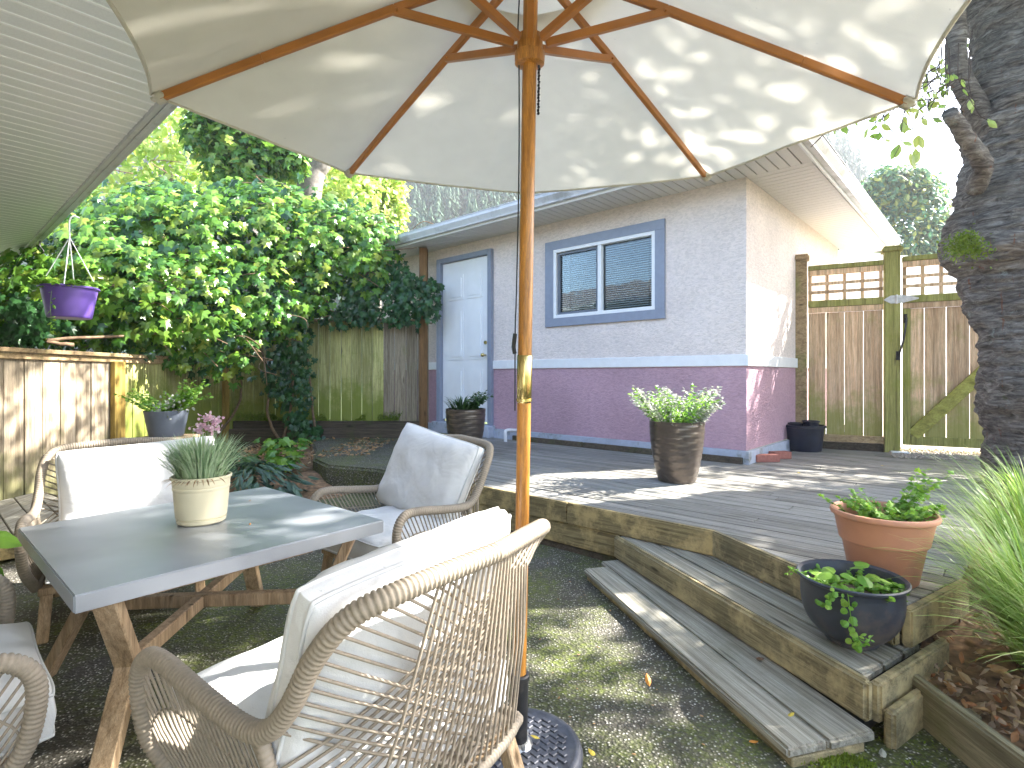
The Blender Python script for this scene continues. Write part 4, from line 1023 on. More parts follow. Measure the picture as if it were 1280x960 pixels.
def sprig(mb, p, d, ln, leaf, shape=OVAL, n=14, bend=.3, stem=.0015):
    """a leafy stem"""
    d = Vector(d).normalized(); pts = [Vector(p)]; cur = (Z*.9+d*.7).normalized()
    for i in range(8):
        cur = (cur+(d*.5-Z*.5)*bend/8*2+rv(.06)).normalized(); pts.append(pts[-1]+cur*ln/8)
    mb.tube(pts, [stem*(1-.7*i/8) for i in range(9)], 4, False)
    for i in range(n):
        f = .15+.85*i/n; x = f*8; a = pts[int(x)].lerp(pts[min(8, int(x)+1)], x-int(x))
        mb.add(*leaf_verts(shape, a, (Z+rv(.7)), rv(1)+cur*.4, leaf*random.uniform(.7, 1.2)))
def trail(mb, pts, leaf, shape, n, stem=.0015, rnd=.012):
    pa_ = smooth_path(pts, 6); mb.tube(pa_, stem, 4, False)
    for i in range(n):
        x = (i+random.random())/n*(len(pa_)-1); a = pa_[int(x)]+rv(rnd)
        mb.add(*leaf_verts(shape, a, Vector((random.uniform(-.6, .6), -1, .7))+rv(.5), rv(1)+Z*-.3, leaf*random.uniform(.6, 1.25)))

# ribbed bronze pots
def ribbed(a, z): return .0010*math.sin(z*230+1.6*math.sin(a*2+z*9))+.0015*math.sin(z*105+2.4*math.sin(a*3+z*4))
def bprof(r0, r1, h):
    pr = [(0, 0), (r0*.95, 0)]
    for i in range(61):
        f = i/60; pr.append((r0+(r1-r0)*(1-(1-f)**1.9), h*f*.985+.004))
    pr += [(r1+.002, h), (r1-.012, h), (r1-.016, h-.05), (r1-.018, h-.06)]
    return pr
PB = at_z(846, 601, DZ)
p1, sz = pot('ribbed_pot', 'bronze ribbed planter on the deck below the window', (PB.x, PB.y, DZ), bprof(.150, .222, .50), M['bronze'], ribbed, n=72)
mb = MB(); mb2 = MB()
for k in range(120):
    a = random.uniform(0, 2*PI); r = random.uniform(0, .16)
    sprig(mb if k % 3 else mb2, (r*math.cos(a), r*math.sin(a), sz), (math.cos(a)+.25, math.sin(a), 0), random.uniform(.24, .46), .034, OVAL, 34, .06)
obj('silver_foliage', mb, M['silver'], p1, local=True, kind='stuff')
for k in range(160):
    a = random.uniform(0, 2*PI); r = random.uniform(0, .17); leaf_at(mb2, OVAL, Vector((r*math.cos(a), r*math.sin(a), sz+random.uniform(.0, .12))), .05, Vector((math.cos(a), math.sin(a), .6)), -.3)
obj('green_foliage', mb2, M['herb'], p1, local=True, kind='stuff')
mb = MB()
for k in range(14): blade(mb, (-.14, random.uniform(-.1, .05), sz+.02), (-1, random.uniform(-.6, .2), 0), random.uniform(.2, .45), .005, .9+random.random(), 8, .8)
obj('dry_blades', mb, M['bluegrass'], p1, local=True, kind='stuff')
PB2 = at(582, 0, 6.35)
p2, sz = pot('ribbed_pot', 'dark ribbed planter with spiky greenery in front of the white door', (PB2.x, PB2.y, DZ), bprof(.165, .232, .49), M['bronze'], ribbed, n=72)
mb = MB()
for k in range(110):
    a = random.uniform(0, 2*PI); r = random.uniform(0, .12); blade(mb, (r*math.cos(a)-.05, r*math.sin(a), sz), (math.cos(a), math.sin(a), 0), random.uniform(.16, .30), .016, .8, 6)
for k in range(40):
    a = random.uniform(-1.2, 1.2); sprig(mb, (.04, 0, sz), (math.cos(a)*.7, math.sin(a), 0), random.uniform(.22, .38), .04, OVAL, 20, .2)
obj('foliage', mb, M['shrub'], p2, local=True, kind='stuff')

# cream pot on the table
PC = at_z(252, 652, TZ)
cp_prof = [(0, 0), (.086, 0), (.094, .006), (.097, .022), (.0925, .0235), (.0925, .027), (.0985, .029), (.106, .115), (.1075, .140), (.1075, .144), (.1105, .148), (.1105, .156), (.1085, .159), (.1105, .163), (.1115, .186), (.118, .192), (.119, .20), (.115, .203), (.109, .20), (.107, .188), (.104, .180)]
p3, sz = pot('cream_pot', 'cream plastic pot of spiky grass and pink flowers on the table', (PC.x, PC.y, TZ+.001), [(r*.95, z*.95) for r, z in cp_prof], M['cream'])
mb = MB()
for k in range(950):
    a = random.uniform(0, 2*PI); r = random.uniform(0, .085); blade(mb, (r*math.cos(a), r*math.sin(a), sz), (math.cos(a), math.sin(a), 0), random.uniform(.13, .215), .0056, random.uniform(.15, .9), 5, random.uniform(.35, 1.9))
obj('blades', mb, M['bluegrass'], p3, local=True, kind='stuff')
for k in range(22):
    if k == 0: mb = MB()
    a = random.uniform(-2.6, -.4); blade(mb, (.085*math.cos(a), .085*math.sin(a), sz+.01), (math.cos(a), math.sin(a), 0), random.uniform(.05, .09), .005, 3.2, 6, .2)
obj('dry_blades', mb, M['fallenpale'], p3, local=True, kind='stuff')
for (dx, dz, dy) in ((-.012, .245, .03), (.005, .285, .04), (.035, .235, .03), (-.045, .225, .05), (.03, .262, .06)):
    base_ = Vector((dx*.3, dy, sz)); tip = Vector((dx, dy, sz+dz-.03))
    fl = obj('flower', MB().tube(smooth_path([base_, base_.lerp(tip, .5)+rv(.005), tip], 4), .0014, 5), M['bluegrass'], p3, local=True)
    mb = MB()
    for q in range(38): leaf_at(mb, ROUND, tip+Vector((random.gauss(0, .012), random.gauss(0, .012), random.gauss(.004, .008))), .013, rv()+Z*.6, -.3, .8)
    obj('petals', mb, M['pink'], fl, local=True)

# terracotta pot on the deck
PT = at_z(1104, 724, DZ)
tprof = [(0, 0), (.118, 0), (.125, .008), (.152, .155), (.160, .165), (.164, .168), (.182, .262), (.186, .268), (.196, .272), (.199, .282), (.196, .292), (.188, .294), (.181, .286), (.176, .25), (.172, .232)]
p4, sz = pot('terracotta_pot', 'large terracotta pot of parsley standing at the deck corner', (PT.x, PT.y, DZ+.002), tprof, M['terra'])
mb = MB()
for k in range(46):
    a = random.uniform(0, 2*PI); r = random.uniform(0, .12); sprig(mb, (r*math.cos(a)+.02, r*math.sin(a), sz), (math.cos(a), math.sin(a)*.7, 0), random.uniform(.10, .20), .026, IVY, 14, .3, .0015)
for k in range(7): sprig(mb, (.07, .05, sz), (random.uniform(.2, 1), random.uniform(-.3, .5), 0), random.uniform(.22, .34), .028, IVY, 20, .15)
obj('parsley', mb, M['herb'], p4, local=True, kind='stuff')
# black round pot on the step
PK = at_z(1064, 800, .19)
kprof = [(0, 0), (.082, 0), (.09, .006), (.092, .018)]
for i in range(1, 13):
    f = i/12; kprof.append((.095+.078*(1-(1-f)**3.6), .018+.205*f))
kprof += [(.178, .232), (.187, .238), (.188, .245), (.183, .249), (.172, .242), (.165, .215), (.16, .19)]
p5, sz = pot('black_pot', 'round black pot of trailing mint on the upper step', (PK.x, PK.y, .190), kprof, M['bowl']); p5.rotation_euler = (0, 0, -.56)
mb = MB()
for k in range(52):
    a = random.uniform(0, 2*PI); r = random.uniform(0, .13); sprig(mb, (r*math.cos(a), r*math.sin(a), sz), (math.cos(a), math.sin(a), 0), random.uniform(.04, .10), .024, ROUND, 9, .5, .0013)
for k in range(9):
    a = random.uniform(0, 2*PI); r = .1; q = Vector((r*math.cos(a), r*math.sin(a), sz+random.uniform(.05, .10))); mb.add(*leaf_verts(ROUND, q, Z+rv(.3), rv(), .055))
fy = -.165
trail(mb, [(-.02, -.10, sz+.03), (-.01, fy-.02, sz+.045), (.0, fy-.04, sz-.03), (.01, fy-.02, sz-.10), (.015, fy+.02, sz-.155)], .024, ROUND, 26)
trail(mb, [(.03, -.10, sz+.03), (-.05, fy-.03, sz+.045), (-.07, fy-.03, sz+.0), (-.10, fy+.0, sz-.01)], .022, ROUND, 20)
trail(mb, [(.01, fy-.03, sz-.09), (.04, fy-.04, sz-.10), (.065, fy-.01, sz-.085)], .018, OVAL, 14)
trail(mb, [(-.14, -.06, sz+.04), (-.19, -.08, sz+.07), (-.21, -.09, sz+.05)], .018, OVAL, 12)
obj('mint', mb, M['herb'], p5, local=True, kind='stuff')

# nursery pots by the garage corner
PN = at_z(1006, 563, DZ)
n1_, sz = pot('nursery_pot', 'large black nursery pot at the corner of the mauve wall', (PN.x, PN.y, DZ), pot_profile(.175, .205, .30, .006, (.012, .03), .05), M['potblack'])
PN2 = PN+Vector((.10, .03, 0))
for lab, dx, dy, r, z in (('small empty black pot standing in the big nursery pot', .055, -.03, .088, .29), ('second small black pot tucked in behind on the nursery pot', -.09, .05, .075, .262)):
    q, _ = pot('nursery_pot', lab, (PN.x+dx, PN.y+dy, DZ+z-.04), pot_profile(r*.8, r, .10, .005, (.008, .018), .08), M['potblack'], n=32)
# bricks
br0 = None
for (px, py, lab, rz) in ((957, 577, 'red brick lying flat on the deck by the garage corner', 0), (975, 573, 'second red brick, half hidden behind the front one', .1)):
    p = at_z(px, py, DZ); bx = obj('red_brick', MB().box((0, 0, .036), (.25 if rz == 0 else .2, .11, .072)), M['brick'], bevel=.006, seg=2); bx.location = (p.x, p.y, DZ+.001); bx.rotation_euler = (0, 0, math.atan2(V.y, V.x)-.75+rz)
    tag(bx, lab, 'brick', 'bricks on the deck')

# hanging purple pot
HQ = at(87, 300, 4.98); hz0 = 1.2+72*4.98/680; HC = Vector((HQ.x, HQ.y, hz0))
hp_, sz = pot('hanging_pot', 'purple hanging plant pot hooked under the gutter', HC, pot_profile(.165, .213, .285, .008, (.014, .022), .04), M['purple'])
hookz = EZ+.02-hz0
hk = MB(); 
for k in range(4):
    a = k*PI/2+.5; hk.tube([(.21*math.cos(a), .21*math.sin(a), .28), (0, 0, hookz-.20)], .0045, 6)
hk.tube(smooth_path([(0, 0, hookz-.20), (0, 0, hookz-.05), (.02, .02, hookz), (.05, .05, hookz-.01)], 5), .007, 6)
obj('hanger', hk, M['white'], hp_, local=True)
mb = MB()
for k in range(60):
    a = random.uniform(0, 2*PI); r = random.uniform(0, .18); sprig(mb, (r*math.cos(a), r*math.sin(a), sz), (math.cos(a), math.sin(a), 0), random.uniform(.10, .20), .045, ROUND, 14, .45)
trail(mb, [(.0, -.19, .26), (.02, -.23, .1), (.0, -.2, -.05), (-.03, -.18, -.15)], .04, OVAL, 14)
obj('foliage', mb, M['herb'], hp_, local=True, kind='stuff')
hk2 = MB(); hb0 = at(50, 312, 5.9); hb0.z = EZ+.02; hk2.tube(smooth_path([hb0, hb0-Z*.06, hb0-Z*.12+Vector((.04, 0, 0)), hb0-Z*.16]), .007, 6)
tag(obj('gutter_hook', hk2, M['blackmetal']), 'empty black hook hanging from the gutter left of the purple pot', 'hook')

# grey pot on a stand behind the far chair
GQ = at(208, 545, 4.55)
stand = thing('plant_stand', 'wooden plant stand under the grey pot, behind the far chair', 'stand', (GQ.x, GQ.y, 0))
obj('top', MB().box((GQ.x, GQ.y, GQ.z-.016), (.36, .36, .03)), M['teak'], stand, bevel=.004)
for a, b in ((1, 1), (1, -1), (-1, 1), (-1, -1)): obj('leg', MB().bar((GQ.x+a*.13, GQ.y+b*.13, GQ.z-.03), (GQ.x+a*.15, GQ.y+b*.15, 0), .035, .035), M['teak'], stand)
p6, sz = pot('grey_pot', 'grey pot of light green foliage in front of the left fence', GQ, pot_profile(.125, .165, .215, .008, None, .03), M['greypot'])
mb = MB()
for k in range(70):
    a = random.uniform(0, 2*PI); r = random.uniform(0, .13); sprig(mb, (r*math.cos(a), r*math.sin(a), sz), (math.cos(a), math.sin(a)*.5, 0), random.uniform(.12, .34), .026, ROUND, 16, .35)
for k in range(16): sprig(mb, (.05, 0, sz), (random.uniform(.3, 1), random.uniform(-.4, .4), 0), random.uniform(.28, .40), .028, ROUND, 18, .1)
obj('foliage', mb, M['herb'], p6, local=True, kind='stuff')
mb = MB()
for k in range(150): leaf_at(mb, ROUND, Vector((.06, -.05, sz+.06))+Vector((random.gauss(0, .08), random.gauss(0, .04), random.gauss(0, .05))), .022, Vector((0, -1, .5)), 0, .8)
obj('blossoms', mb, M['silver'], p6, local=True, kind='stuff')

# ------------------------------------------------------------------ ivy over the left fences
blobs = [(15, 385, 5.9, 70, 38), (75, 365, 6.1, 70, 55), (110, 320, 6.5, 60, 55), (160, 360, 6.3, 75, 62), (160, 290, 6.9, 80, 55), (230, 300, 7.0, 75, 60), (235, 375, 6.7, 65, 55),
         (300, 290, 7.4, 75, 55), (300, 365, 7.2, 65, 55), (370, 300, 7.7, 65, 55), (370, 355, 7.8, 55, 45), (425, 305, 8.0, 55, 45), (455, 335, 8.1, 40, 38), (235, 432, 6.9, 42, 30),
         (285, 435, 7.2, 40, 38), (300, 248, 7.8, 80, 26), (210, 252, 7.4, 60, 28), (370, 262, 8.1, 70, 26), (440, 282, 8.3, 42, 26), (470, 300, 8.2, 34, 26), (340, 395, 7.7, 48, 32), (120, 415, 6.5, 60, 22), (180, 415, 6.6, 45, 28)]
blobsD = [(420, 375, 8.15, 55, 32), (480, 374, 8.2, 50, 32), (520, 374, 8.15, 34, 30), (490, 345, 8.25, 30, 18), (15, 400, 5.6, 60, 30), (365, 430, 7.95, 26, 36), (375, 500, 8.1, 17, 46), (350, 470, 8.05, 18, 30), (385, 545, 8.0, 20, 18), (30, 415, 6.2, 60, 16)]
ivy = thing('ivy', 'dense glossy ivy spilling over the left fences', 'ivy', (-3.8, 7.6, 0))
foc = Vector((0, -1, .3))
def ivy_points(bl, dens):
    out = []
    for (px, py, Y, rx, ry) in bl:
        c = at(px, py, Y); rx_, rz_ = rx*Y/680, ry*Y/680; rd = min(.45, max(.16, rz_*.9))
        for k in range(int(dens*rx*ry/1000)):
            d = rv().normalized()
            if d.y > .35: continue
            f = random.uniform(.55, 1.12)
            f *= 1+.25*vnoise(c+d, 3)
            out.append((c+Vector((d.x*rx_*f, d.y*rd*f, d.z*rz_*f)), d, f))
    return out
mbs = MB(); mbd = MB(); front = []
for c, d, f in ivy_points(blobs, 150):
    if c.x > -1.45 and c.z > 1.5 and c.y > 8.0: continue
    n = Vector((d.x*.6, d.y-.35, d.z*.4+.55))
    if f > 1.0 and random.random() < .25 and len(front) < 210: front.append((c, n)); continue
    leaf_at(mbs, IVY, c, random.uniform(.09, .155), n, .8, .55)
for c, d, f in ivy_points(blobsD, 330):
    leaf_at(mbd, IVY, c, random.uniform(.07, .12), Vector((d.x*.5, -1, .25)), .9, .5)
for (px, py, Y, rx, ry) in blobs:  # inner layer in the dark copy, painting the shaded inside of the ivy
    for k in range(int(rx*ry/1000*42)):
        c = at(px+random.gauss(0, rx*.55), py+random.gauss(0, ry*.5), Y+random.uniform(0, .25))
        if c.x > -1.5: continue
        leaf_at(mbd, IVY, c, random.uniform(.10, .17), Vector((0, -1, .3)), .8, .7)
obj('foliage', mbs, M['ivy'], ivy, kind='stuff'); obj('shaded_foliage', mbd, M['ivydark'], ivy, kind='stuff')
lm_ = MB(); lm_.add(*leaf_verts(IVY, Vector((0, 0, 0)), Z, Vector((0, -1, 0)), 1.0)); lme = lm_.mesh('ivy_leaf'); lme.materials.append(M['ivy'])
for c, n in front:
    n = (n+rv(.5)).normalized(); o = obj('leaf', lme, None, ivy); o.location = c
    o.rotation_euler = n.to_track_quat('Z', 'Y').to_euler(); s = random.uniform(.11, .17); o.scale = (s, s, s)
vm = MB()
for (pts) in ([at(352, 555, 7.95), at(335, 520, 7.95), at(338, 470, 8.0), at(325, 430, 7.9), at(335, 390, 7.7)], [at(352, 556, 7.93), at(362, 520, 7.95), at(366, 470, 7.95), at(356, 420, 7.85), at(370, 370, 7.8)],
              [at(366, 420, 7.8), at(320, 425, 7.6), at(290, 410, 7.3)], [at(300, 395, 7.3), at(360, 380, 7.7), at(420, 390, 8.0)], [at(270, 340, 7.1), at(320, 350, 7.4), at(400, 345, 7.9)],
              [at(90, 432, 5.6), at(60, 425, 5.4), at(150, 420, 6.0), at(230, 415, 6.6)], [at(175, 320, 6.6), at(230, 325, 6.8), at(260, 350, 6.9)], [at(395, 555, 8.0), at(390, 500, 8.1), at(383, 440, 8.1)],
              [at(440, 400, 8.25), at(500, 400, 8.28), at(540, 404, 8.3)], [at(260, 560, 7.9), at(300, 500, 8.2), at(296, 440, 8.2)]):
    sp = smooth_path(pts, 6); obj('vine_stem', MB().tube([p+rv(.008) for p in sp], [.022*(1-.5*i/len(sp)) for i in range(len(sp))], 7), M['vine'], ivy, smooth=True)
for k in range(90):
    b = random.choice(blobs); a = at(b[0], b[1], b[2]-.05); a = a+Vector((random.uniform(-.6, .6), 0, random.uniform(-.4, .4)))
    sp = smooth_path([a, a+Vector((random.uniform(-.3, .3), -.05, random.uniform(-.15, .15))), a+Vector((random.uniform(-.6, .6), -.1, random.uniform(-.3, .2)))], 4); vm.tube(sp, .006, 4)
obj('twigs', vm, M['vine'], ivy, smooth=True, kind='stuff')

# low plants in the corner bed
def rosette(name, label, cat, px, py, z, n, size, mat, shape=OVAL, spread=.15, h=.1, wide=1.0):
    p = at_z(px, py, z); mb = MB()
    for k in range(n):
        a = random.uniform(0, 2*PI); r = random.uniform(.02, spread); c = Vector((r*math.cos(a), r*math.sin(a), random.uniform(.02, h)))
        mb.add(*leaf_verts([(x*wide, y_) for x, y_ in shape], c, Vector((math.cos(a)*.5, math.sin(a)*.5-.2, 1))+rv(.4), Vector((math.cos(a), math.sin(a), .4)), size*random.uniform(.7, 1.2)))
    o = obj(name, mb, mat); o.location = (p.x, p.y, z); tag(o, label, cat); return o
rosette('hellebore', 'blue green leafy plant just right of the cream pot', 'plant', 318, 606, .12, 150, .13, M['hosta'], OVAL, .40, .22, .6)
rosette('hellebore', 'blue green leafy plant at the front of the corner bed, by the concrete pad', 'plant', 352, 618, .05, 50, .15, M['hosta'], OVAL, .25, .16, .8)
rosette('strawberry_plant', 'bright green bushy plant at the foot of the ivy vine', 'plant', 352, 585, .17, 110, .12, M['ivy'], IVY, .26, .34, 1.0)
rosette('fern', 'dark green plant against the timbers behind the table', 'plant', 292, 590, .14, 80, .16, M['shrub'], OVAL, .30, .22, .8)
lt = MB()
for k in range(800):
    x = random.uniform(-3.6, -1.7); yv = random.uniform(6.2, 8.1)
    zz = .20+.05*(yv-6.2)/2 if x < -2.3 else .27
    leaf_at(lt, OVAL, Vector((x, yv, zz+random.uniform(0, .02))), random.uniform(.03, .07), Z, 0, .8, .25, .5)
tag(obj('dry_leaf_litter', lt, M['fallenpale']), 'dry brown leaves gathered beside the concrete pad', 'leaf litter', kind='stuff')
lt = MB()
for k in range(1700):
    x = BEDX+.05+random.uniform(0, 1) ** 1.6*1.4; yv = random.uniform(1.0, 3.0)
    if yv > 2 and x < 1.85+(yv-2.4)*.8: continue
    zz = .12 if yv < 1.98 else .12+(yv-1.98)*.16
    leaf_at(lt, OVAL, Vector((x, yv, zz+random.uniform(0, .03))), random.uniform(.018, .05), Z, 0, .9, .25, .5)
tag(obj('bed_leaf_litter', lt, M['fallen']), 'brown and orange leaves on the soil under the tall grass', 'leaf litter', kind='stuff')
lp = at(-26, 668, 1.95); bm2 = MB()
for k, (dx, dz, sz_) in enumerate(((0, 0, .13), (-.10, -.06, .15), (-.12, .05, .14), (-.05, -.12, .13))):
    bm2.add(*leaf_verts(OVAL, Vector((dx, .02*k, dz)), Vector((.1, -.7, .7)), Vector((.9, -.1, -.05-.3*k)), sz_, .1, .3)); bm2.tube([(dx, .02*k, dz), (dx*.4-.12, .1, -.25), (-.12, .12, -lp.z)], .003, 5)
lo_ = obj('leafy_plant', bm2, M['herb']); lo_.location = lp; tag(lo_, 'bright green leaf poking in at the left edge, level with the tabletop', 'plant')
# single fallen leaves that read on their own
def fl(px, py, z, size, mat, label, tilt=0.0):
    p = at_z(px, py, z); mb = MB(); mb.add(*leaf_verts(OVAL, Vector((0, 0, 0)), Vector((random.uniform(-.2, .2), -tilt, 1)), Vector((random.uniform(-1, 1), random.uniform(-1, 1), tilt)), size, .15, .2))
    o = obj('fallen_leaf', mb, M['yellowleaf'] if 'yellow' in label else M['orangeleaf'] if 'orange' in label else mat); o.location = (p.x, p.y, z+.008+tilt*.01); tag(o, label, 'leaf', 'fallen leaves')
fl(812, 866, 0, .045, M['fallen'], 'orange leaf standing on the patio left of the steps', 1.5)
fl(993, 893, .058, .032, M['yellowleaf'], 'bright yellow leaf near the front end of the lowest step')
fl(951, 730, .187, .03, M['fallen'], 'small orange leaf on the back board of the upper step')
fl(936, 930, 0, .035, M['fallen'], 'orange leaf on the patio under the front end of the lowest step')
fl(663, 922, .05, .03, M['yellowleaf'], 'yellow leaf lying on the umbrella base')
fl(735, 938, 0, .04, M['yellowleaf'], 'pale yellow leaf on the patio beside the umbrella base')
fl(945, 826, .058, .05, M['fallen'], 'rusty leaf against the riser in the middle of the lowest step')
fl(1102, 938, 0, .04, M['silver'], 'pale grey leaf on the patio at the corner of the bed')
fl(1002, 949, 0, .04, M['fallen'], 'brown leaf on the patio at the bottom edge near the step end')
fl(314, 627, TZ, .02, M['fallen'], 'tiny orange leaf on the table behind the cream pot'); fl(313, 656, TZ, .016, M['fallen'], 'tiny orange speck of leaf on the table right of the cream pot')
fl(1102, 583, DZ, .06, M['yellowleaf'], 'yellow leaf on the deck before the gate post'); fl(1000, 592, DZ, .05, M['yellowleaf'], 'small yellow leaf on the deck right of the bricks')
ml = MB()
for k in range(240):
    x = random.uniform(-.9, 1.3); yv = random.uniform(1.6, 4.4)
    if (Vector((x, yv, 0))-K1).dot(V) > -.06 or (Vector((x, yv, 0))-S1a).dot(n1) > -.03: continue
    leaf_at(ml, OVAL, Vector((x, yv, .008)), random.uniform(.008, .02), Z, 0, .3)
tag(obj('patio_debris', ml, M['fallenpale']), 'tiny dry leaf scraps scattered over the mossy patio', 'leaf litter', kind='stuff')
# moss cushions beside the step ends
ms = MB()
for k in range(2600):
    px, py = random.gauss(1075, 38), random.gauss(948, 8)
    p = at_z(px, max(925, py), 0)
    if vnoise(p, 9) < -.05: continue
    ms.add(*leaf_verts(OVAL, p+Z*.002, rv(), Z+rv(.6), random.uniform(.006, .014)))
tag(obj('patio_moss', ms, M['moss']), 'bright green moss on the patio at the foot of the steps', 'moss', kind='stuff')

# ------------------------------------------------------------------ tall grass in the right bed
def tuft(x, y, z, n, ln, label, lean=(0, 0)):
    mb = MB()
    for k in range(n):
        a = random.uniform(0, 2*PI); r = random.uniform(0, .09); d = Vector((math.cos(a)+lean[0], math.sin(a)+lean[1], 0))
        blade(mb, (r*math.cos(a), r*math.sin(a), 0), d, ln*random.uniform(.55, 1.2), random.uniform(.0035, .0085), random.uniform(.5, 1.6), 9, random.uniform(.6, 1.7))
    o = obj('grass_tuft', mb, M['grass'], smooth=True); o.location = (x, y, z); tag(o, label, 'ornamental grass', 'tall grass tufts in the right bed')
tuft(1.98, 2.02, .12, 900, .66, 'big arching grass tuft directly right of the terracotta pot', (-.25, -.1))
tuft(1.84, 1.66, .10, 800, .58, 'arching grass tuft nearest the bottom right corner', (-.2, -.05))
tuft(2.52, 2.62, .18, 620, .66, 'grass tuft between the terracotta pot and the tree trunk', (-.25, -.1))
tuft(3.15, 3.3, .26, 420, .52, 'grass tuft at the foot of the big tree trunk', (-.1, 0))
tuft(1.62, 1.15, .10, 260, .34, 'small grass tuft by the edging board at the bottom edge', (0, 0))

# ------------------------------------------------------------------ cherry tree on the right
ct = thing('cherry_tree', 'big old tree with dark banded bark at the right edge', 'tree', (4.12, 4.2, 0))
def trunk_mesh(path, radii, n=110, rows=150, amp=.085, seed=0):
    P = smooth_path(path, 12); Rr = smooth_path([(r, 0, 0) for r in radii], 12); mb = MB(); N_ = len(P)
    vs = []
    for i in range(rows+1):
        x = i/rows*(N_-1); a = int(x); b = min(N_-1, a+1); p = P[a].lerp(P[b], x-a); r = Rr[a].x+(Rr[b].x-Rr[a].x)*(x-a)
        for k in range(n):
            an = 2*PI*k/n; d = Vector((math.cos(an), math.sin(an), 0)); q = p+d*r
            dd = amp*(vnoise(q+Vector((seed, 0, 0)), 2.3)*1.2+.35*vnoise(q, 6)+.30*vnoise(Vector((q.x*4, q.y*4, q.z*24)), 1)+.30*noise.noise(Vector((q.x*16, q.y*16, q.z*9)))+.12*noise.noise(q*45))
            vs.append(q+d*dd)
    mb.add(vs, [(i*n+k, i*n+(k+1) % n, (i+1)*n+(k+1) % n, (i+1)*n+k) for i in range(rows) for k in range(n)]+[tuple(range(rows*n, rows*n+n))])
    return mb
tp_ = [(4.26, 4.2, -.05), (4.22, 4.2, .45), (4.12, 4.2, 1.3), (3.98, 4.2, 1.95), (3.90, 4.2, 2.15), (3.95, 4.2, 2.6), (3.98, 4.2, 3.0), (3.98, 4.25, 3.5), (4.0, 4.35, 4.1)]
obj('trunk', trunk_mesh(tp_, [.50, .43, .41, .42, .45, .39, .36, .36, .33], rows=420), M['bark'], ct, smooth=True)
def limb(pts, r0, r1, parent, mat, name='limb', n=14):
    sp = smooth_path(pts, 8); m = len(sp)
    return obj(name, MB().tube([p+rv(r0*.06) for p in sp], [r0+(r1-r0)*i/(m-1) for i in range(m)], n), mat, parent, smooth=True)
sa = at(1228, 205, 3.90); sb_ = at(1187, 140, 3.66)
limb([sa+Vector((.12, .2, -.1)), sa, sa.lerp(sb_, .55), sb_], .07, .045, ct, M['bark'], 'cut_limb')
limb([(3.85, 4.25, 2.95), at(1200, 95, 4.15), at(1196, 30, 4.1), (3.2, 4.0, 4.4)], .085, .05, ct, M['bark'])
crown_limbs = [((4.0, 4.35, 4.0), (3.2, 4.6, 5.2), (1.8, 5.0, 6.3)), ((4.0, 4.35, 4.0), (4.6, 5.4, 5.4), (5.4, 7.0, 6.6)), ((4.0, 4.35, 4.0), (5.2, 4.4, 5.2), (6.9, 4.8, 6.4)), ((3.95, 4.3, 3.9), (3.5, 3.4, 5.2), (2.9, 2.3, 6.3)), ((4, 4.35, 4), (4.2, 4.6, 5.4), (4.3, 5.4, 7.2)), ((4.6, 5.4, 5.4), (3.6, 7.0, 6.1), (2.2, 8.0, 6.8))]
for c in crown_limbs: limb([Vector(p) for p in c], .17, .04, ct, M['bark'])
def visible(p):
    if p.y < .2: return None
    return 640+F_PX*p.x/p.y, HY-F_PX*(p.z-CH)/p.y
cr = MB(); rnd = random.Random(21); cn = 0
tanE = math.tan(SUN_EL)
def shadow(p, z): return Vector((p.x-SUN_AZ[0]*(p.z-z)/tanE, p.y-SUN_AZ[1]*(p.z-z)/tanE, z))
for k in range(1250):
    while True:
        d = Vector((rnd.uniform(-1, 1), rnd.uniform(-1, 1), rnd.uniform(-1, 1)))
        if d.length < 1: break
    cc = Vector((5.2+d.x*5.6, 4.6+d.y*4.4, 6.4+d.z*2.0))  # unseen crown, spread wide to dapple the light below
    # openings carved in the crown so sun patches land on chosen spots
    keep = True
    for (zz, gx, gy, gr, pr) in ((.33, .75, 4.4, .85, .97), (.33, 1.9, 4.2, .4, .8), (1.9, 2.75, 5.85, .55, .85), (.5, -.45, 1.45, .45, .7), (.8, -2.2, 3.2, .55, .8), (1.8, -4.2, 7.0, 1.6, .6), (0, .5, 1.9, .35, .7), (.8, -4.3, 4.6, .35, .8)  , (.33, 2.2, 4.6, .3, .7), (0, .2, 2.6, .25, .8)):
        sh0 = shadow(cc, zz)
        if (Vector((sh0.x, sh0.y, 0))-Vector((gx, gy, 0))).length < gr and rnd.random() < pr: keep = False
    if not keep: continue
    for q in range(30):
        p = cc+Vector((rnd.gauss(0, .22), rnd.gauss(0, .22), rnd.gauss(0, .14)))
        v_ = visible(p)
        if v_ and 1010 < v_[0] < 1215 and -10 < v_[1] < 330: continue
        hole = False  # leaves thinned along the sun rays to keep chosen patches lit
        for (zz, gx, gy, gr) in ((.33, .55, 4.35, .62), (.33, 1.35, 4.2, .45), (.33, 2.0, 4.5, .25), (.8, -.15, 1.35, .30), (.42, -.6, 1.6, .18), (0, .35, 2.55, .22), (0, .1, 3.0, .2), (.6, -.85, 2.35, .16), (.8, -2.2, 3.1, .42), (1.9, 2.7, 5.8, .26), (1.0, -4.3, 5.0, .4), (1.8, -4.2, 7.2, .9), (2.6, -3.6, 7.2, .6)):
            q_ = shadow(p, zz)
            if (q_-Vector((gx, gy, zz))).length < gr*(1+.7*vnoise(q_*1.0, 3.2)): hole = True
        if hole and rnd.random() < .93: continue
        cr.add(*leaf_verts(OVAL, p, Vector((rnd.uniform(-.6, .6), rnd.uniform(-.6, .6), 1)), Vector((rnd.uniform(-1, 1), rnd.uniform(-1, 1), -.4)), rnd.uniform(.09, .15)))
obj('crown', cr, M['cherry'], ct, kind='stuff')
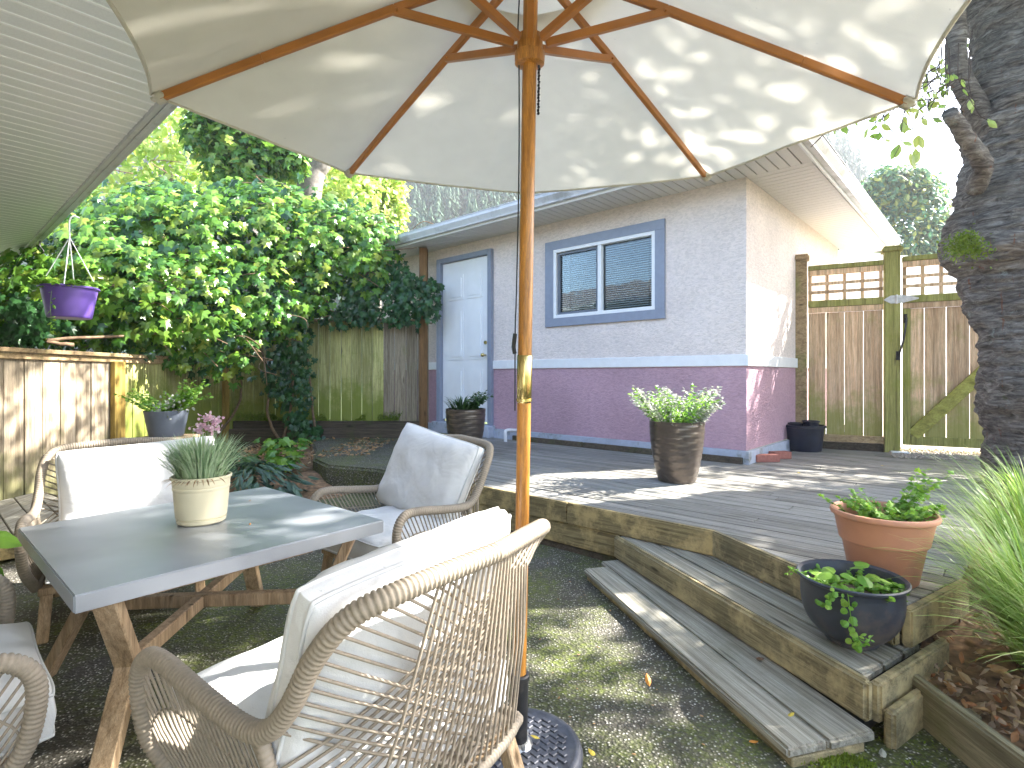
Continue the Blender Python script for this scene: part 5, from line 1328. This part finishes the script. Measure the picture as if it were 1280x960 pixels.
# thin drooping twigs with a few leaves seen against the bright sky
tgm = MB(); tlm = MB()
for k in range(34):
    a = at(random.uniform(1080, 1215), random.uniform(60, 130), random.uniform(3.5, 4.4))
    b = a+Vector((random.uniform(-.45, .1), 0, random.uniform(-.35, .0))); c = b+Vector((random.uniform(-.25, .15), 0, random.uniform(-.22, .0)))
    if c.z < 2.35: continue
    sp = smooth_path([a+Z*.25, a, b, c], 5); tgm.tube(sp, .004, 4)
    for q in range(5):
        p = sp[random.randrange(6, len(sp))]; tgm.tube([p, p+Vector((random.uniform(-.1, .1), 0, random.uniform(-.12, .04)))], .002, 3)
        if random.random() < .75: tlm.add(*leaf_verts(OVAL, p, Vector((rv(.6)))+Vector((0, -1, 0)), rv(1)-Z*.5, random.uniform(.05, .09)))
for k in range(9):
    p = at(random.uniform(1120, 1150), random.uniform(168, 195), 3.8); tlm.add(*leaf_verts(OVAL, p, Vector((random.uniform(-.5, .5), -1, .2)), Vector((random.uniform(-.5, .5), 0, -1)), .10))
obj('twigs', tgm, M['twig'], ct, kind='stuff'); obj('twig_leaves', tlm, M['maple'], ct, kind='stuff')
ms = MB()
for k in range(900):
    px, py = random.gauss(1208, 13), random.gauss(305, 8); p = at(px, py+abs(px-1208)*.3, 3.72); ms.add(*leaf_verts(OVAL, p, rv(), rv()+Z*.4, random.uniform(.012, .03)))
obj('bark_moss', ms, M['moss'], ct, kind='stuff')

# ------------------------------------------------------------------ trees behind the left fence
def tree(name, label, base, path, radii, clumps, mat, shape, lsize, per, parent=None, barkm='farbark', group=None):
    t = thing(name, label, 'tree', base, group=group)
    obj('trunk', MB().tube(smooth_path(path, 8), [radii[0]+(radii[1]-radii[0])*i/(8*(len(path)-1)) for i in range(8*(len(path)-1)+1)], 14), M[barkm], t, smooth=True)
    mb = MB()
    for (c, rx, rz) in clumps:
        for k in range(per):
            d = rv().normalized()*random.uniform(.35, 1.1); p = Vector(c)+Vector((d.x*rx, d.y*rx, d.z*rz))
            leaf_at(mb, shape, p, lsize*random.uniform(.7, 1.3), Vector((d.x, d.y, d.z+.5)), .4, .8)
    obj('crown', mb, mat, t, kind='stuff'); return t
ib = at(312, 300, 9.6)
tree('ivy_covered_tree', 'tree trunk thickly wrapped in dark ivy behind the left fence', (ib.x, ib.y, 0), [(ib.x, ib.y, 0), (ib.x+.05, ib.y, 3), (ib.x-.15, ib.y, 6.5)], (.28, .2),
     [(at(x, y, 9.4), r, r*.9) for x, y, r in ((280, 160, .5), (300, 185, .5), (325, 210, .45), (318, 240, .38), (268, 130, .5), (345, 195, .35), (310, 140, .5), (300, 90, .6), (350, 175, .45), (365, 200, .3), (255, 170, .4), (290, 215, .45))], M['ivy'], IVY, .15, 330)
gb_ = at(392, 250, 10.5)
tree('grey_trunk_tree', 'bare grey leaning trunk with light leaves, left of the garage roof', (gb_.x, gb_.y, 0), [(gb_.x-.5, gb_.y, 0), at(385, 250, 10.5), at(402, 195, 10.5), at(425, 100, 10.5), at(440, 0, 10.5)], (.26, .17),
     [(at(x, y, 11.6), r, r*.8) for x, y, r in ((370, 205, .8), (440, 230, .8), (350, 160, .9), (450, 180, .9), (405, 150, .8), (430, 258, .6), (340, 230, .7), (420, 110, 1.2), (380, 240, .6))], M['maple'], OVAL, .18, 260)
mk = at(210, 300, 12.5)
tree('maple_tree', 'sunlit yellow green tree behind the ivy on the left', (mk.x, mk.y, 0), [(mk.x, mk.y, 0), (mk.x+.1, mk.y, 3), (mk.x, mk.y, 6)], (.2, .1),
     [(at(x, y, 12.5), r, r*.8) for x, y, r in ((160, 250, 1.1), (220, 200, 1.1), (250, 170, 1.0), (190, 170, 1.1), (130, 220, 1.1), (270, 230, .8), (210, 250, .9), (150, 160, 1.2), (240, 120, 1.1), (90, 280, 1.0))], M['maple'], OVAL, .19, 300)
mk = at(470, 300, 13.5)
tree('maple_tree', 'yellow leaved tree just left of the far garage gutter', (mk.x, mk.y, 0), [(mk.x, mk.y, 0), (mk.x, mk.y, 3), (mk.x-.2, mk.y, 6)], (.18, .1),
     [(at(x, y, 13.5), r, r*.8) for x, y, r in ((455, 240, .8), (485, 235, .5), (465, 265, .7), (480, 285, .55), (430, 265, .8), (440, 215, .9), (495, 262, .3))], M['maple'], OVAL, .17, 480)
mk = at(1128, 400, 24)
tree('round_tree', 'round hazy green tree with yellow top beyond the gate', (mk.x, mk.y, 0), [(mk.x, mk.y, 0), (mk.x, mk.y, 4), (mk.x, mk.y, 7)], (.3, .15),
     [(at(x, y, 24), r, r*.85) for x, y, r in ((1095, 265, 1.1), (1125, 245, 1.1), (1150, 265, 1.1), (1100, 300, 1.3), (1135, 300, 1.5), (1165, 300, 1.2), (1120, 330, 1.6), (1160, 345, 1.6), (1085, 340, 1.4), (1080, 290, .9), (1175, 330, 1.2), (1110, 225, .8), (1140, 225, .7), (1070, 310, 1.3), (1068, 345, 1.5), (1180, 290, 1.1), (1150, 240, 1.0), (1105, 240, 1.1))], M['roundtree'], OVAL, .26, 560)

# forested hillside
hill = MB(); nx, ny = 60, 20
def hz(x, y):
    d = max(0, y-38); q = x/max(y, 1)
    side = 1.0 if q < .62 else max(.12, 1-(q-.62)*5.5)
    g = min(1, d/40)
    return -1+d*.74*side+2*vnoise((x, y, 0), .05)*g
for j in range(ny+1):
    for i in range(nx+1):
        x = -115+230*i/nx; y = 38+60*j/ny; hill.v.append((x, y, hz(x, y)))
hill.f = [(j*(nx+1)+i, j*(nx+1)+i+1, (j+1)*(nx+1)+i+1, (j+1)*(nx+1)+i) for j in range(ny) for i in range(nx)]
obj('hillside', hill, M['forest'], kind='structure', smooth=True)
fo = MB(); rn = random.Random(5)
for k in range(1500):
    y = rn.uniform(41, 96); q = rn.uniform(-.85, .95); x = q*y
    h = rn.uniform(4, 8); r = h*rn.uniform(.14, .22); z0 = hz(x, y)-.5
    nl = 260 if y < 60 else 170
    for l in range(nl):
        f = (l+rn.random())/nl; zz = z0+h*(.05+.95*f); rr = r*(1-f)**.8*rn.uniform(.5, 1.15)+.1; a = rn.uniform(0, 2*PI)
        c = Vector((x+rr*.45*math.cos(a), y+rr*.45*math.sin(a), zz+.3)); t_ = Vector((x+rr*math.cos(a), y+rr*math.sin(a), zz-.25*rr)); sd_ = Vector((-math.sin(a), math.cos(a), 0))*(.05+.17*rr)
        fo.add([c, t_-sd_, t_+sd_-Z*.2], [(0, 1, 2)])
tag(obj('conifer_forest', fo, M['conifer']), 'hazy blue green conifer forest on the hillside', 'forest', kind='stuff')

# thin sunny haze in the valley
hzb = MB().box((0, 30, 26), (236, 140, 56.6))
hm = bpy.data.materials.new('haze'); t = nodes(hm); pv = N(t, "ShaderNodeVolumePrincipled")
pv.inputs['Color'].default_value = (.93, .96, 1, 1); pv.inputs['Density'].default_value = .0016; pv.inputs['Anisotropy'].default_value = .2
ho = N(t, "ShaderNodeOutputMaterial"); L(t, pv.outputs[0], ho.inputs['Volume'])
hb_o = obj('haze', hzb, hm); hb_o['kind'] = 'stuff'
